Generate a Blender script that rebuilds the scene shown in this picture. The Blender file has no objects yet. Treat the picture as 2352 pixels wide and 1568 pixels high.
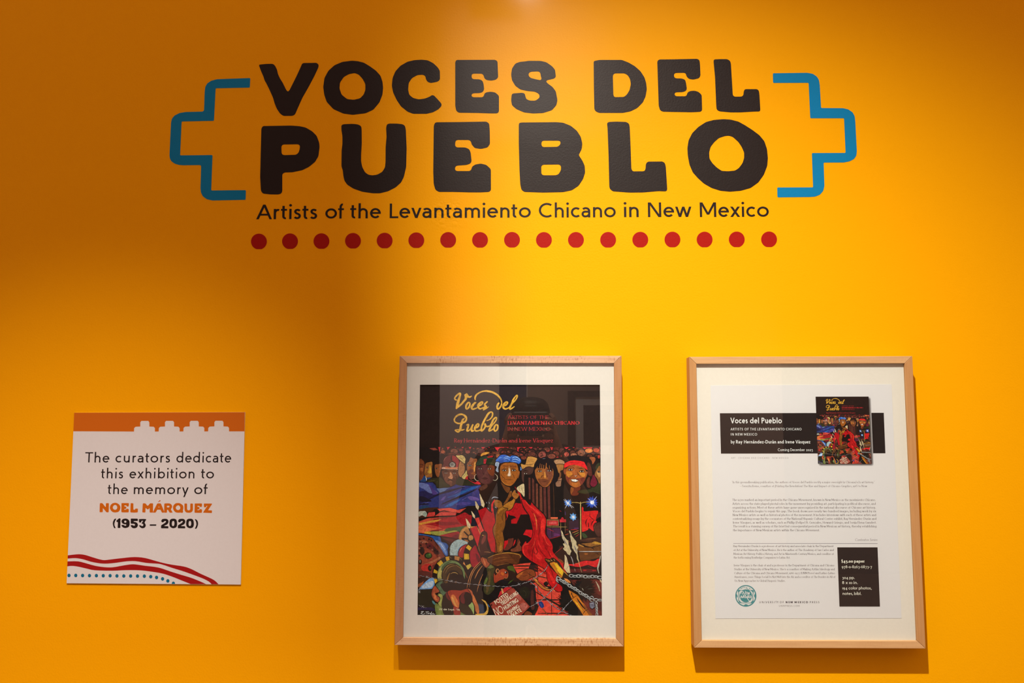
import bpy, math, random
from mathutils import Vector, Matrix
from mathutils.geometry import tessellate_polygon
sc = bpy.context.scene
col = sc.collection
# ------------------------------------------------------------------ camera
YAW, PITCH, ROLL, FPX = -0.0213, 0.0942, 0.00073, 2000.0
MM = 0.000803                       # metres on the wall per focal-plane pixel
DIST = FPX * MM                     # camera to wall
CZ = 1.52
def _basis():
    cy, sy, cp, sp = math.cos(YAW), math.sin(YAW), math.cos(PITCH), math.sin(PITCH)
    F = Vector((sy*cp, cy*cp, sp)); Rt = Vector((cy, -sy, 0)); U = Rt.cross(F)
    R2 = math.cos(ROLL)*Rt + math.sin(ROLL)*U; U2 = -math.sin(ROLL)*Rt + math.cos(ROLL)*U
    return F, R2, U2
CF, CR, CU = _basis()
cam_d = bpy.data.cameras.new('camera'); cam = bpy.data.objects.new('camera', cam_d); col.objects.link(cam)
cam_d.sensor_width = 36.0; cam_d.lens = FPX/2352*36.0; cam_d.clip_start = 0.02
cam.matrix_world = Matrix(((CR.x, CU.x, -CF.x, 0), (CR.y, CU.y, -CF.y, -DIST), (CR.z, CU.z, -CF.z, CZ), (0, 0, 0, 1)))
sc.camera = cam
sc.view_settings.view_transform = 'Standard'; sc.view_settings.look = 'None'
sc.view_settings.gamma = 1.0; sc.view_settings.use_curve_mapping = False
sc.view_settings.exposure = 0.0
def P(px, py, depth=0.0):
    """a pixel of the photograph -> point on the plane `depth` metres in front of the wall"""
    d = CF*FPX + CR*(px-1176.0) - CU*(py-784.0)
    t = (DIST-depth)/d.y
    return (d.x*t, -depth, CZ + d.z*t)
# ------------------------------------------------------------------ world and lights
w = bpy.data.worlds.new('gallery_air'); sc.world = w; w.use_nodes = True
bg = w.node_tree.nodes['Background']; bg.inputs[0].default_value = (1.0, 0.53, 0.38, 1); bg.inputs[1].default_value = 1.0
def spot(name, loc, target, watts, deg, blend, color, size):
    d = bpy.data.lights.new(name, 'SPOT'); d.energy = watts; d.spot_size = math.radians(deg); d.spot_blend = blend
    d.color = color; d.shadow_soft_size = size
    o = bpy.data.objects.new(name, d); col.objects.link(o); o.location = loc
    o.rotation_euler = (Vector(target)-Vector(loc)).to_track_quat('-Z', 'Y').to_euler()
    return o
def area(name, loc, target, watts, sx, sy, color):
    d = bpy.data.lights.new(name, 'AREA'); d.energy = watts; d.shape = 'RECTANGLE'; d.size = sx; d.size_y = sy; d.color = color
    o = bpy.data.objects.new(name, d); col.objects.link(o); o.location = loc
    o.rotation_euler = (Vector(target)-Vector(loc)).to_track_quat('-Z', 'Y').to_euler()
    return o
KEY = P(1205, -957); KEY = (KEY[0], -1.29, 3.07)
SIDE = (P(800, 0)[0], -1.29, 3.07)
KEY_AT, SIDE_AT = P(1701, 5694), P(-345, 3329)
spot('key_spot', KEY, KEY_AT, 345, 100.6, 1.0, (1.0, .90, .78), .022)
spot('side_spot', SIDE, SIDE_AT, 257, 51.3, 1.0, (1.0, .80, .72), .022)
spot('bulkhead_fill', (.0, -3.0, 4.6), (-.1, -4.5, 4.1), 560, 62, 1.0, (1.0, .90, .84), .25)  # added lamp, brightens the bulkhead so the wall picks up its sheen
spot('partition_fill', (-.3, -3.3, 3.2), (-.35, -4.6, 1.7), 190, 60, 1.0, (1.0, .92, .88), .05)  # added fill on the partition, lifts its reflection in the poster glass
spot('partition_fill_right', (1.55, -3.4, 3.2), (1.6, -4.6, 1.75), 170, 40, 1.0, (1.0, .92, .88), .05)  # added fill on the right part, lifts its reflection in the flyer glass
# ------------------------------------------------------------------ materials
def lin(c):
    return tuple(((v/255.0)/12.92 if v/255.0 <= 0.04045 else ((v/255.0+0.055)/1.055)**2.4) for v in c)
def nodes(name):
    m = bpy.data.materials.new(name); m.use_nodes = True
    return m, m.node_tree, m.node_tree.nodes['Principled BSDF']
def wall_bump(nt, bs, k=1.0):
    """roller stipple and orange peel of the painted wall, shared by the film stuck on it"""
    g = nt.nodes.new('ShaderNodeNewGeometry')
    n1 = nt.nodes.new('ShaderNodeTexNoise'); n1.inputs['Scale'].default_value = 300; n1.inputs['Detail'].default_value = 3; n1.inputs['Roughness'].default_value = .6
    n2 = nt.nodes.new('ShaderNodeTexNoise'); n2.inputs['Scale'].default_value = 60; n2.inputs['Detail'].default_value = 2
    n3 = nt.nodes.new('ShaderNodeTexNoise'); n3.inputs['Scale'].default_value = 6; n3.inputs['Detail'].default_value = 2
    v = nt.nodes.new('ShaderNodeTexVoronoi'); v.inputs['Scale'].default_value = 13; v.inputs['Randomness'].default_value = 1
    for n in (n1, n2, n3, v): nt.links.new(g.outputs['Position'], n.inputs['Vector'])
    mr = nt.nodes.new('ShaderNodeMapRange'); mr.inputs[1].default_value = 0.0; mr.inputs[2].default_value = 0.055; mr.inputs[3].default_value = 1.0; mr.inputs[4].default_value = 0.0
    mr.interpolation_type = 'SMOOTHSTEP'
    nt.links.new(v.outputs['Distance'], mr.inputs[0])
    # keep only some of the cells as pimples
    sp = nt.nodes.new('ShaderNodeSeparateColor'); nt.links.new(v.outputs['Color'], sp.inputs[0])
    gt = nt.nodes.new('ShaderNodeMath'); gt.operation = 'GREATER_THAN'; gt.inputs[1].default_value = .8; nt.links.new(sp.outputs[0], gt.inputs[0])
    pm = nt.nodes.new('ShaderNodeMath'); pm.operation = 'MULTIPLY'; nt.links.new(mr.outputs[0], pm.inputs[0]); nt.links.new(gt.outputs[0], pm.inputs[1])
    def mul(src, f):
        m = nt.nodes.new('ShaderNodeMath'); m.operation = 'MULTIPLY'; m.inputs[1].default_value = f; nt.links.new(src, m.inputs[0]); return m.outputs[0]
    def add(a, b):
        m = nt.nodes.new('ShaderNodeMath'); m.operation = 'ADD'; nt.links.new(a, m.inputs[0]); nt.links.new(b, m.inputs[1]); return m.outputs[0]
    h = add(add(mul(n1.outputs[0], .00031*k), mul(n2.outputs[0], .00014*k)), add(mul(n3.outputs[0], .00012*k), mul(pm.outputs[0], .0002*k)))
    # patched, crinkled spot of old paint under the word in the subtitle
    ds = nt.nodes.new('ShaderNodeVectorMath'); ds.operation = 'DISTANCE'; ds.inputs[1].default_value = P(1028, 490); nt.links.new(g.outputs['Position'], ds.inputs[0])
    mk = nt.nodes.new('ShaderNodeMapRange'); mk.interpolation_type = 'SMOOTHSTEP'; mk.inputs[1].default_value = .012; mk.inputs[2].default_value = .045; mk.inputs[3].default_value = 1; mk.inputs[4].default_value = 0
    nt.links.new(ds.outputs['Value'], mk.inputs[0])
    rd = nt.nodes.new('ShaderNodeTexVoronoi'); rd.feature = 'DISTANCE_TO_EDGE'; rd.inputs['Scale'].default_value = 95; nt.links.new(g.outputs['Position'], rd.inputs['Vector'])
    ml = nt.nodes.new('ShaderNodeMath'); ml.operation = 'MULTIPLY'; nt.links.new(rd.outputs[0], ml.inputs[0]); nt.links.new(mk.outputs[0], ml.inputs[1])
    h = add(h, mul(ml.outputs[0], .0015))
    b = nt.nodes.new('ShaderNodeBump'); b.inputs['Strength'].default_value = 1.0; b.inputs['Distance'].default_value = 1.0
    nt.links.new(h, b.inputs['Height']); nt.links.new(b.outputs[0], bs.inputs['Normal'])
def film(name, c, rough=.42, spec=.5, bump=1.0, coat=0.0):
    m, nt, bs = nodes(name)
    bs.inputs['Base Color'].default_value = (*c, 1); bs.inputs['Roughness'].default_value = rough
    bs.inputs['Specular IOR Level'].default_value = spec; bs.inputs['Coat Weight'].default_value = coat; bs.inputs['Coat Roughness'].default_value = .09
    if bump: wall_bump(nt, bs, bump)
    return m
def plain(name, c, rough=.6, spec=.3, noise=0.0, scale=40, metal=0.0):
    m, nt, bs = nodes(name)
    bs.inputs['Roughness'].default_value = rough; bs.inputs['Specular IOR Level'].default_value = spec; bs.inputs['Metallic'].default_value = metal
    bs.inputs['Base Color'].default_value = (*c, 1)
    if noise:
        tc = nt.nodes.new('ShaderNodeNewGeometry'); n = nt.nodes.new('ShaderNodeTexNoise'); n.inputs['Scale'].default_value = scale; n.inputs['Detail'].default_value = 5
        nt.links.new(tc.outputs['Position'], n.inputs['Vector'])
        r = nt.nodes.new('ShaderNodeMapRange'); r.inputs[1].default_value = .3; r.inputs[2].default_value = .7; r.inputs[3].default_value = 1-noise; r.inputs[4].default_value = 1+noise
        nt.links.new(n.outputs[0], r.inputs[0])
        mx = nt.nodes.new('ShaderNodeVectorMath'); mx.operation = 'SCALE'; mx.inputs[0].default_value = c
        nt.links.new(r.outputs[0], mx.inputs['Scale']); nt.links.new(mx.outputs[0], bs.inputs['Base Color'])
    return m
def wood(name, c1, c2, axis, fleck):
    """maple: long grain along `axis` with short flecks across it"""
    m, nt, bs = nodes(name)
    g = nt.nodes.new('ShaderNodeNewGeometry'); mp = nt.nodes.new('ShaderNodeMapping')
    s = [1, 1, 1]; s['xyz'.index(axis)] = .06
    mp.inputs['Scale'].default_value = s
    nt.links.new(g.outputs['Position'], mp.inputs['Vector'])
    n = nt.nodes.new('ShaderNodeTexNoise'); n.inputs['Scale'].default_value = 260; n.inputs['Detail'].default_value = 4
    nt.links.new(mp.outputs[0], n.inputs['Vector'])
    mp2 = nt.nodes.new('ShaderNodeMapping'); s2 = [.35, .35, .35]; s2['xyz'.index(axis)] = 1.0; mp2.inputs['Scale'].default_value = s2
    nt.links.new(g.outputs['Position'], mp2.inputs['Vector'])
    n2 = nt.nodes.new('ShaderNodeTexNoise'); n2.inputs['Scale'].default_value = 420; n2.inputs['Detail'].default_value = 2
    nt.links.new(mp2.outputs[0], n2.inputs['Vector'])
    n3 = nt.nodes.new('ShaderNodeTexNoise'); n3.inputs['Scale'].default_value = 14; n3.inputs['Detail'].default_value = 3
    nt.links.new(g.outputs['Position'], n3.inputs['Vector'])
    r2 = nt.nodes.new('ShaderNodeMapRange'); r2.inputs[1].default_value = .52; r2.inputs[2].default_value = .64; r2.inputs[3].default_value = 0; r2.inputs[4].default_value = 1
    nt.links.new(n2.outputs[0], r2.inputs[0])
    r3 = nt.nodes.new('ShaderNodeMapRange'); r3.inputs[1].default_value = .4; r3.inputs[2].default_value = .62; r3.inputs[4].default_value = fleck
    nt.links.new(n3.outputs[0], r3.inputs[0])
    mm = nt.nodes.new('ShaderNodeMath'); mm.operation = 'MULTIPLY'; nt.links.new(r2.outputs[0], mm.inputs[0]); nt.links.new(r3.outputs[0], mm.inputs[1])
    r1 = nt.nodes.new('ShaderNodeMapRange'); r1.inputs[1].default_value = .35; r1.inputs[2].default_value = .65; r1.inputs[3].default_value = 0; r1.inputs[4].default_value = .4
    nt.links.new(n.outputs[0], r1.inputs[0])
    ad = nt.nodes.new('ShaderNodeMath'); ad.operation = 'ADD'; ad.use_clamp = True; nt.links.new(mm.outputs[0], ad.inputs[0]); nt.links.new(r1.outputs[0], ad.inputs[1])
    mix = nt.nodes.new('ShaderNodeMix'); mix.data_type = 'RGBA'; mix.inputs[6].default_value = (*c1, 1); mix.inputs[7].default_value = (*c2, 1)
    nt.links.new(ad.outputs[0], mix.inputs[0]); nt.links.new(mix.outputs[2], bs.inputs['Base Color'])
    bs.inputs['Roughness'].default_value = .55; bs.inputs['Specular IOR Level'].default_value = .15
    return m
def ink(name, noise=0.0, rough=.55, spec=.25):
    """printed ink: the flat colour of every face comes from the print's own colour attribute, with brush grain"""
    m, nt, bs = nodes(name)
    a = nt.nodes.new('ShaderNodeAttribute'); a.attribute_name = 'ink'
    bs.inputs['Roughness'].default_value = rough; bs.inputs['Specular IOR Level'].default_value = spec
    if noise:
        g = nt.nodes.new('ShaderNodeNewGeometry'); n = nt.nodes.new('ShaderNodeTexNoise'); n.inputs['Scale'].default_value = 150; n.inputs['Detail'].default_value = 6; n.inputs['Roughness'].default_value = .7; n.inputs['Distortion'].default_value = 1.5
        nt.links.new(g.outputs['Position'], n.inputs['Vector'])
        r = nt.nodes.new('ShaderNodeMapRange'); r.inputs[1].default_value = .3; r.inputs[2].default_value = .7; r.inputs[3].default_value = 1-noise; r.inputs[4].default_value = 1+noise
        nt.links.new(n.outputs[0], r.inputs[0])
        mx = nt.nodes.new('ShaderNodeVectorMath'); mx.operation = 'SCALE'; nt.links.new(a.outputs['Color'], mx.inputs[0])
        nt.links.new(r.outputs[0], mx.inputs['Scale']); nt.links.new(mx.outputs[0], bs.inputs['Base Color'])
    else: nt.links.new(a.outputs['Color'], bs.inputs['Base Color'])
    return m
M = {}
M['wall'] = film('yellow_paint', (.80, .385, .0), .5, .06, coat=.22)
M['black'] = film('black_film', (.008, .0052, .005), .5, .22, .8, coat=.2)
M['blue'] = film('blue_film', (.0, .20, .46), .5, .15, .8)
M['red'] = film('red_film', (.32, .008, .004), .5, .1, .8)
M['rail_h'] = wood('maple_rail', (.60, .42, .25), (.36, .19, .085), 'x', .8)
M['rail_v'] = wood('maple_stile', (.42, .235, .105), (.31, .155, .06), 'z', .3)  # stiles darker and redder, the upright grain's weaker sheen put into the colour
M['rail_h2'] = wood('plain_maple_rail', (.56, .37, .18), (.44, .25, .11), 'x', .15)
M['rail_v2'] = wood('plain_maple_stile', (.45, .26, .105), (.36, .185, .07), 'z', .1)  # same sheen difference between rail and stile, held in the colour
M['mat1'] = plain('white_mat_board', (.62, .67, .64), .8, .2, .02, 300)
M['mat2'] = plain('cream_mat_board', (.66, .71, .65), .8, .2, .02, 300)
M['paper'] = plain('white_paper', (.62, .70, .73), .6, .3, .01, 200)
M['board'] = plain('white_board', (.60, .67, .69), .55, .3, .012, 250)
M['orange'] = plain('orange_ink', (.50, .125, .001), .5, .3)
M['dred'] = plain('dark_red_ink', (.30, .004, .005), .5, .3)
M['teal'] = plain('teal_ink', (.0, .14, .26), .5, .3)
M['kink'] = plain('black_ink', (.010, .007, .008), .5, .3)
M['kraft'] = plain('kraft_backing', (.25, .17, .1), .9, .1)
M['ink'] = ink('painting_ink', .42)
M['ink_flat'] = ink('flat_ink', 0)
m, nt, bs = nodes('picture_glass'); nt.nodes.remove(bs)
tr_ = nt.nodes.new('ShaderNodeBsdfTransparent'); gl = nt.nodes.new('ShaderNodeBsdfGlossy'); gl.inputs['Roughness'].default_value = .0
g0 = nt.nodes.new('ShaderNodeNewGeometry'); dt = nt.nodes.new('ShaderNodeVectorMath'); dt.operation = 'DOT_PRODUCT'
nt.links.new(g0.outputs['Incoming'], dt.inputs[0]); nt.links.new(g0.outputs['Normal'], dt.inputs[1])
def mth(op, a, b):
    n = nt.nodes.new('ShaderNodeMath'); n.operation = op
    for k, v in ((0, a), (1, b)):
        if v is None: continue
        if isinstance(v, float): n.inputs[k].default_value = v
        else: nt.links.new(v, n.inputs[k])
    return n.outputs[0]
sch = mth('ADD', mth('MULTIPLY', mth('POWER', mth('SUBTRACT', 1.0, mth('ABSOLUTE', dt.outputs['Value'], None)), 5.0), .96), .04)
mx = nt.nodes.new('ShaderNodeMixShader'); gl.inputs['Color'].default_value = (1, 1, 1, 1); tr_.inputs['Color'].default_value = (1, 1, 1, 1)
nt.links.new(sch, mx.inputs[0]); nt.links.new(tr_.outputs[0], mx.inputs[1]); nt.links.new(gl.outputs[0], mx.inputs[2])
nt.links.new(mx.outputs[0], nt.nodes['Material Output'].inputs[0]); M['glass'] = m
M['grey_wall'] = plain('light_grey_paint', (.62, .58, .56), .7, .2, .03, 3)
M['dark_wall'] = plain('dark_brown_paint', (.07, .045, .035), .7, .2, .05, 3)
M['floor'] = plain('polished_concrete', (.22, .17, .13), .35, .4, .15, 5)
M['ceil'] = plain('charcoal_ceiling', (.10, .085, .075), .9, .1)
M['bluecloth'] = plain('dark_blue_paint', (.05, .07, .16), .7, .2)
M['darkwood'] = plain('dark_wood', (.05, .025, .015), .4, .4, .2, 30)
M['brown_wall'] = plain('warm_brown_paint', (.36, .27, .21), .7, .2, .03, 3)
M['lamp_black'] = plain('black_metal', (.02, .02, .02), .4, .5)
M['white_wall'] = plain('white_paint', (.75, .72, .68), .7, .2)
M['skin'] = plain('warm_skin', (.42, .22, .14), .5, .3, .06, 30)
M['shirt'] = plain('dark_brown_shirt', (.05, .03, .022), .8, .2, .1, 30)
M['jeans'] = plain('dark_jeans', (.02, .025, .05), .8, .2, .1, 60)
M['hair'] = plain('black_hair', (.012, .009, .008), .5, .4)
# ------------------------------------------------------------------ object helpers
def link(name, me, mat=None, parent=None):
    o = bpy.data.objects.new(name, me); col.objects.link(o)
    if mat and me: me.materials.append(mat)
    if parent: o.parent = parent
    return o
def tag(o, label=None, cat=None, group=None, kind=None):
    for k, v in (('label', label), ('category', cat), ('group', group), ('kind', kind)):
        if v: o[k] = v
    return o
def empty(name, label, cat, group=None):
    o = bpy.data.objects.new(name, None); col.objects.link(o); o.empty_display_size = .05
    return tag(o, label, cat, group)
def box(name, x0, x1, y0, y1, z0, z1, mat, parent=None):
    vs = [(x, y, z) for x in (x0, x1) for y in (y0, y1) for z in (z0, z1)]
    fs = [(0, 1, 3, 2), (4, 6, 7, 5), (0, 4, 5, 1), (2, 3, 7, 6), (0, 2, 6, 4), (1, 5, 7, 3)]
    me = bpy.data.meshes.new(name); me.from_pydata(vs, [], fs); me.update()
    return link(name, me, mat, parent)
def frange(a, b, n): return [a+(b-a)*i/(n-1) for i in range(n)]
def catmull(p, closed=False, n=4):
    out = []; N = len(p)
    rng = range(N) if closed else range(N-1)
    for i in rng:
        p0 = p[i-1] if (closed or i > 0) else p[0]; p1 = p[i]; p2 = p[(i+1) % N]
        p3 = p[(i+2) % N] if (closed or i+2 < N) else p[N-1]
        for k in range(n):
            t = k/n
            out.append(tuple(.5*((2*b)+(-a+c)*t+(2*a-5*b+4*c-d)*t*t+(-a+3*b-3*c+d)*t**3) for a, b, c, d in zip(p0, p1, p2, p3)))
    if not closed: out.append(tuple(p[-1]))
    return out
def soften(p, cut, it=2):
    for _ in range(it):
        q = []; N = len(p)
        for i in range(N):
            a, b, c = p[i-1], p[i], p[(i+1) % N]
            for e in (a, c):
                L = math.hypot(e[0]-b[0], e[1]-b[1]) or 1
                t = min(.27, cut/L)
                q.append((b[0]+(e[0]-b[0])*t, b[1]+(e[1]-b[1])*t))
        p = q; cut *= .5
    return p
def pts(s): return [tuple(float(v) for v in t.split(',')) for t in s.split()]
def tri(loops):
    fl = [p for l in loops for p in l]
    return fl, tessellate_polygon([[Vector((p[0], p[1], 0)) for p in l] for l in loops])
def decal(name, loops, mat, depth, thick, parent=None):
    """loops in photo pixels -> thin film with real thickness lying on the plane at `depth`"""
    fl, ts = tri(loops)
    n = len(fl); top = [P(x, y, depth+thick) for x, y in fl]
    bot = [(v[0], -depth, v[2]) for v in top]
    fs = []
    for t in ts:
        a, b, c = (top[i] for i in t)
        cr = (b[0]-a[0])*(c[2]-a[2])-(b[2]-a[2])*(c[0]-a[0])
        fs.append(tuple(t) if cr > 0 else tuple(reversed(t)))
    k = 0
    for l in loops:
        m = len(l)
        for i in range(m): fs.append((k+i, k+(i+1) % m, n+k+(i+1) % m, n+k+i))
        k += m
    me = bpy.data.meshes.new(name); me.from_pydata(top+bot, [], fs); me.update()
    return link(name, me, mat, parent)
def clip_print(q):
    for f in (lambda x, y: x-(964.7-5.7*(y-883.4)/529.8), lambda x, y: (1377.7+4.9*(y-883.4)/529.8)-x, lambda x, y: 1413.2-y, lambda x, y: y-883.2):
        o = []
        for i in range(len(q)):
            a, b = q[i-1], q[i]; fa, fb = f(*a), f(*b)
            if (fa >= 0) != (fb >= 0): t = fa/(fa-fb); o.append((a[0]+(b[0]-a[0])*t, a[1]+(b[1]-a[1])*t))
            if fb >= 0: o.append(b)
        q = o
        if len(q) < 3: return []
    return q
class Print:
    """flat coloured shapes laid one over another a few microns apart, each face with its ink colour"""
    def __init__(s, depth, ref, step=4e-6, warp=None, alb=(.62, .67, .64)): s.v = []; s.f = []; s.c = []; s.d = depth; s.ref = [v/a for v, a in zip(lin(ref), alb)]; s.step = step; s.warp = warp; s.last = False; s.grid = {}; s.pend = {}; s.n = 0
    def colr(s, c): return tuple(min(.92, a/b) for a, b in zip(lin(c), s.ref))
    def poly(s, loops, c, raw=False, same=False):
        """lay a shape just above whatever already lies under it"""
        if not (same and s.last):
            for k, v in s.pend.items():
                if s.grid.get(k, 0) < v: s.grid[k] = v
            s.pend = {}; s.n = 0
        s.last = same; s.n += 1
        if s.warp:
            loops = [q for q in (clip_print(l) for l in loops) if len(q) > 2]
            if not loops: return
        fl, ts = tri(loops); k = len(s.v)
        cells = [(a, b) for a in range(int(min(p[0] for p in fl)/1.6), int(max(p[0] for p in fl)/1.6)+1) for b in range(int(min(p[1] for p in fl)/1.6), int(max(p[1] for p in fl)/1.6)+1)]
        lv = 1+max(s.grid.get(q, 0) for q in cells)
        for q in cells:
            if s.pend.get(q, 0) < lv: s.pend[q] = lv
        dd = s.d+(lv+((s.n % 8)*.1 if same else 0))*s.step
        if s.warp: fl = [s.warp(*p) for p in fl]
        s.v += [P(x, y, dd) for x, y in fl]
        cc = c if raw else s.colr(c)
        for t in ts:
            a, b, d = (s.v[k+i] for i in t)
            cr = (b[0]-a[0])*(d[2]-a[2])-(b[2]-a[2])*(d[0]-a[0])
            if abs(cr) < 1e-14: continue
            t = tuple(k+i for i in t); s.f.append(t if cr > 0 else t[::-1]); s.c.append(cc)
    def build(s, name, mat, parent=None):
        me = bpy.data.meshes.new(name); me.from_pydata(s.v, [], s.f)
        at = me.attributes.new('ink', 'FLOAT_COLOR', 'FACE')
        at.data.foreach_set('color', [x for c in s.c for x in (*c, 1.0)])
        me.update(); return link(name, me, mat, parent)
def ribbon(p, wd, closed=False):
    """polyline with width(s) -> outline loop(s)"""
    n = len(p); L = []; R = []
    for i in range(n):
        a = p[i-1] if (i or closed) else p[0]; b = p[(i+1) % n] if (i < n-1 or closed) else p[-1]
        dx, dy = b[0]-a[0], b[1]-a[1]; l = math.hypot(dx, dy) or 1; nx, ny = -dy/l, dx/l
        w_ = (wd[i] if isinstance(wd, (list, tuple)) else (p[i][2] if wd is None else wd))/2
        L.append((p[i][0]+nx*w_, p[i][1]+ny*w_)); R.append((p[i][0]-nx*w_, p[i][1]-ny*w_))
    return L, R
def strips(p, wd, closed=False):
    L, R = ribbon(p, wd, closed); n = len(L); out = []
    for i in range(n if closed else n-1):
        j = (i+1) % n; out.append([L[i], L[j], R[j], R[i]])
    return out
def oval(cx, cy, rx, ry, n=24, a0=0, a1=360):
    return [(cx+rx*math.cos(math.radians(a0+(a1-a0)*i/n)), cy+ry*math.sin(math.radians(a0+(a1-a0)*i/n))) for i in range(n)]
# ------------------------------------------------------------------ lettering: skeletons drawn with a pen
# L = straight stem with level ends, B = level bar, C = curve, D = dot; x, y in units of cap height 720, x height 500
def arc(cx, cy, rx, ry, a0, a1, n=14): return [(cx+rx*math.cos(math.radians(a0+(a1-a0)*i/n)), cy+ry*math.sin(math.radians(a0+(a1-a0)*i/n))) for i in range(n+1)]
GL = {}
def G(ch, W, *st, H=None): GL[ch] = (W, H or (500 if ch in 'aceimnorsuvwxzgpqy·' else 720), st)
def cv(s): return ('C', catmull(pts(s), n=4))
G('a', 380, ('C', arc(180, 330, 200, 170, 140, 0)), ('L', 380, 345, 380, 0), ('C', [(380, 290), (230, 285)]+arc(150, 145, 150, 145, 95, 270)+[(260, 15), (380, 110)]))
G('b', 470, ('L', 0, 745, 0, 0), ('C', arc(235, 250, 235, 250, 180, -180, 26)))
G('c', 400, ('C', arc(240, 250, 240, 250, 48, 312, 20)))
G('d', 470, ('L', 470, 745, 470, 0), ('C', arc(235, 250, 235, 250, 0, 360, 26)))
G('e', 450, ('B', 0, 450, 262), ('C', arc(225, 250, 225, 250, 3, 318, 24)))
G('f', 260, ('B', 0, 250, 500), ('L', 95, 590, 95, 0), ('C', arc(225, 590, 130, 150, 180, 80, 10)), H=745)
G('g', 470, ('C', arc(235, 250, 235, 250, 0, 360, 26)), ('L', 470, 500, 470, -40), ('C', arc(235, -40, 235, 170, 0, -150, 14)))
G('h', 390, ('L', 0, 745, 0, 0), ('C', arc(195, 305, 195, 195, 165, 0)), ('L', 390, 315, 390, 0))
G('i', 0, ('L', 0, 500, 0, 0), ('D', 0, 680))
G('í', 0, ('L', 0, 500, 0, 0), ('L', -10, 600, 60, 740))
G('j', 0, ('L', 0, 500, 0, -100), ('C', arc(-90, -90, 90, 100, 0, -90, 8)), ('D', 0, 680))
G('k', 370, ('L', 0, 745, 0, 0), ('L', 20, 270, 330, 500), ('L', 110, 320, 370, 0))
G('l', 0, ('L', 0, 745, 0, 0))
G('m', 640, ('L', 0, 500, 0, 0), ('C', arc(160, 320, 160, 180, 165, 0)), ('L', 320, 325, 320, 0), ('C', arc(480, 320, 160, 180, 165, 0)), ('L', 640, 325, 640, 0))
G('n', 390, ('L', 0, 500, 0, 0), ('C', arc(195, 305, 195, 195, 165, 0)), ('L', 390, 315, 390, 0))
G('o', 500, ('C', arc(250, 250, 250, 250, 90, 450, 28)))
G('p', 470, ('L', 0, 500, 0, -220), ('C', arc(235, 250, 235, 250, 180, -180, 26)))
G('q', 470, ('L', 470, 500, 470, -220), ('C', arc(235, 250, 235, 250, 0, 360, 26)))
G('r', 265, ('L', 0, 500, 0, 0), ('C', arc(190, 290, 190, 210, 172, 66, 10)))
G('s', 310, cv('290,440 230,485 150,500 60,470 25,390 70,310 160,265 260,210 290,120 240,30 150,0 60,15 0,65'))
G('t', 270, ('B', 0, 250, 500), ('L', 90, 650, 90, 130), ('C', arc(205, 120, 115, 120, 180, 290, 10)), H=720)
G('u', 390, ('L', 390, 500, 390, 0), ('C', arc(195, 195, 195, 195, 180, 345)), ('L', 0, 500, 0, 185))
G('v', 420, ('L', 0, 500, 210, 0), ('L', 420, 500, 210, 0))
G('w', 680, ('L', 0, 500, 170, 0), ('L', 340, 500, 170, 0), ('L', 340, 500, 510, 0), ('L', 680, 500, 510, 0))
G('x', 400, ('L', 0, 500, 400, 0), ('L', 400, 500, 0, 0))
G('y', 420, ('L', 0, 500, 215, 0), ('L', 420, 500, 115, -220))
G('z', 370, ('B', 0, 360, 500), ('B', 0, 370, 0), ('L', 345, 490, 25, 10))
G('A', 640, ('L', 320, 720, 0, 0), ('L', 320, 720, 640, 0), ('B', 110, 530, 225))
G('B', 440, ('L', 0, 720, 0, 0), ('C', [(0, 720), (200, 720)]+arc(220, 550, 170, 170, 90, -90)+[(0, 380)]), ('C', [(200, 380)]+arc(240, 190, 200, 190, 90, -90)+[(0, 0)]))
G('C', 600, ('C', arc(360, 360, 360, 360, 52, 308, 24)))
G('D', 580, ('L', 0, 720, 0, 0), ('C', [(0, 720), (200, 720)]+arc(220, 360, 360, 360, 90, -90, 20)+[(0, 0)]))
G('E', 400, ('L', 0, 720, 0, 0), ('B', 0, 390, 720), ('B', 0, 360, 375), ('B', 0, 400, 0))
G('F', 380, ('L', 0, 720, 0, 0), ('B', 0, 380, 720), ('B', 0, 350, 375))
G('G', 640, ('C', arc(360, 360, 360, 360, 50, 345, 26)), ('B', 420, 640, 330), ('L', 640, 370, 640, 60))
G('H', 540, ('L', 0, 720, 0, 0), ('L', 540, 720, 540, 0), ('B', 0, 540, 375))
G('I', 0, ('L', 0, 720, 0, 0))
G('J', 260, ('L', 260, 720, 260, 200), ('C', arc(120, 190, 140, 190, 0, -120, 12)))
G('K', 480, ('L', 0, 720, 0, 0), ('L', 20, 360, 440, 720), ('L', 120, 420, 480, 0))
G('L', 360, ('L', 0, 720, 0, 0), ('B', 0, 360, 0))
G('M', 700, ('L', 0, 720, 0, 0), ('L', 700, 720, 700, 0), ('L', 20, 720, 350, 120), ('L', 680, 720, 350, 120))
G('N', 560, ('L', 0, 720, 0, 0), ('L', 560, 720, 560, 0), ('L', 20, 720, 540, 0))
G('O', 740, ('C', arc(370, 360, 370, 360, 90, 450, 32)))
G('P', 400, ('L', 0, 720, 0, 0), ('C', [(0, 720), (190, 720)]+arc(205, 530, 195, 190, 90, -90)+[(0, 340)]))
G('Q', 740, ('C', arc(370, 360, 370, 360, 90, 450, 32)), ('L', 450, 180, 700, -60))
G('R', 450, ('L', 0, 720, 0, 0), ('C', [(0, 720), (190, 720)]+arc(205, 535, 185, 185, 90, -90)+[(0, 350)]), ('L', 190, 360, 450, 0))
G('S', 400, cv('370,640 290,700 190,720 80,680 30,570 70,460 190,390 330,320 395,200 350,60 200,0 80,20 0,90'))
G('T', 520, ('B', 0, 520, 720), ('L', 260, 720, 260, 0))
G('U', 520, ('L', 0, 720, 0, 250), ('L', 520, 720, 520, 250), ('C', arc(260, 260, 260, 260, 180, 360, 18)))
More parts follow.
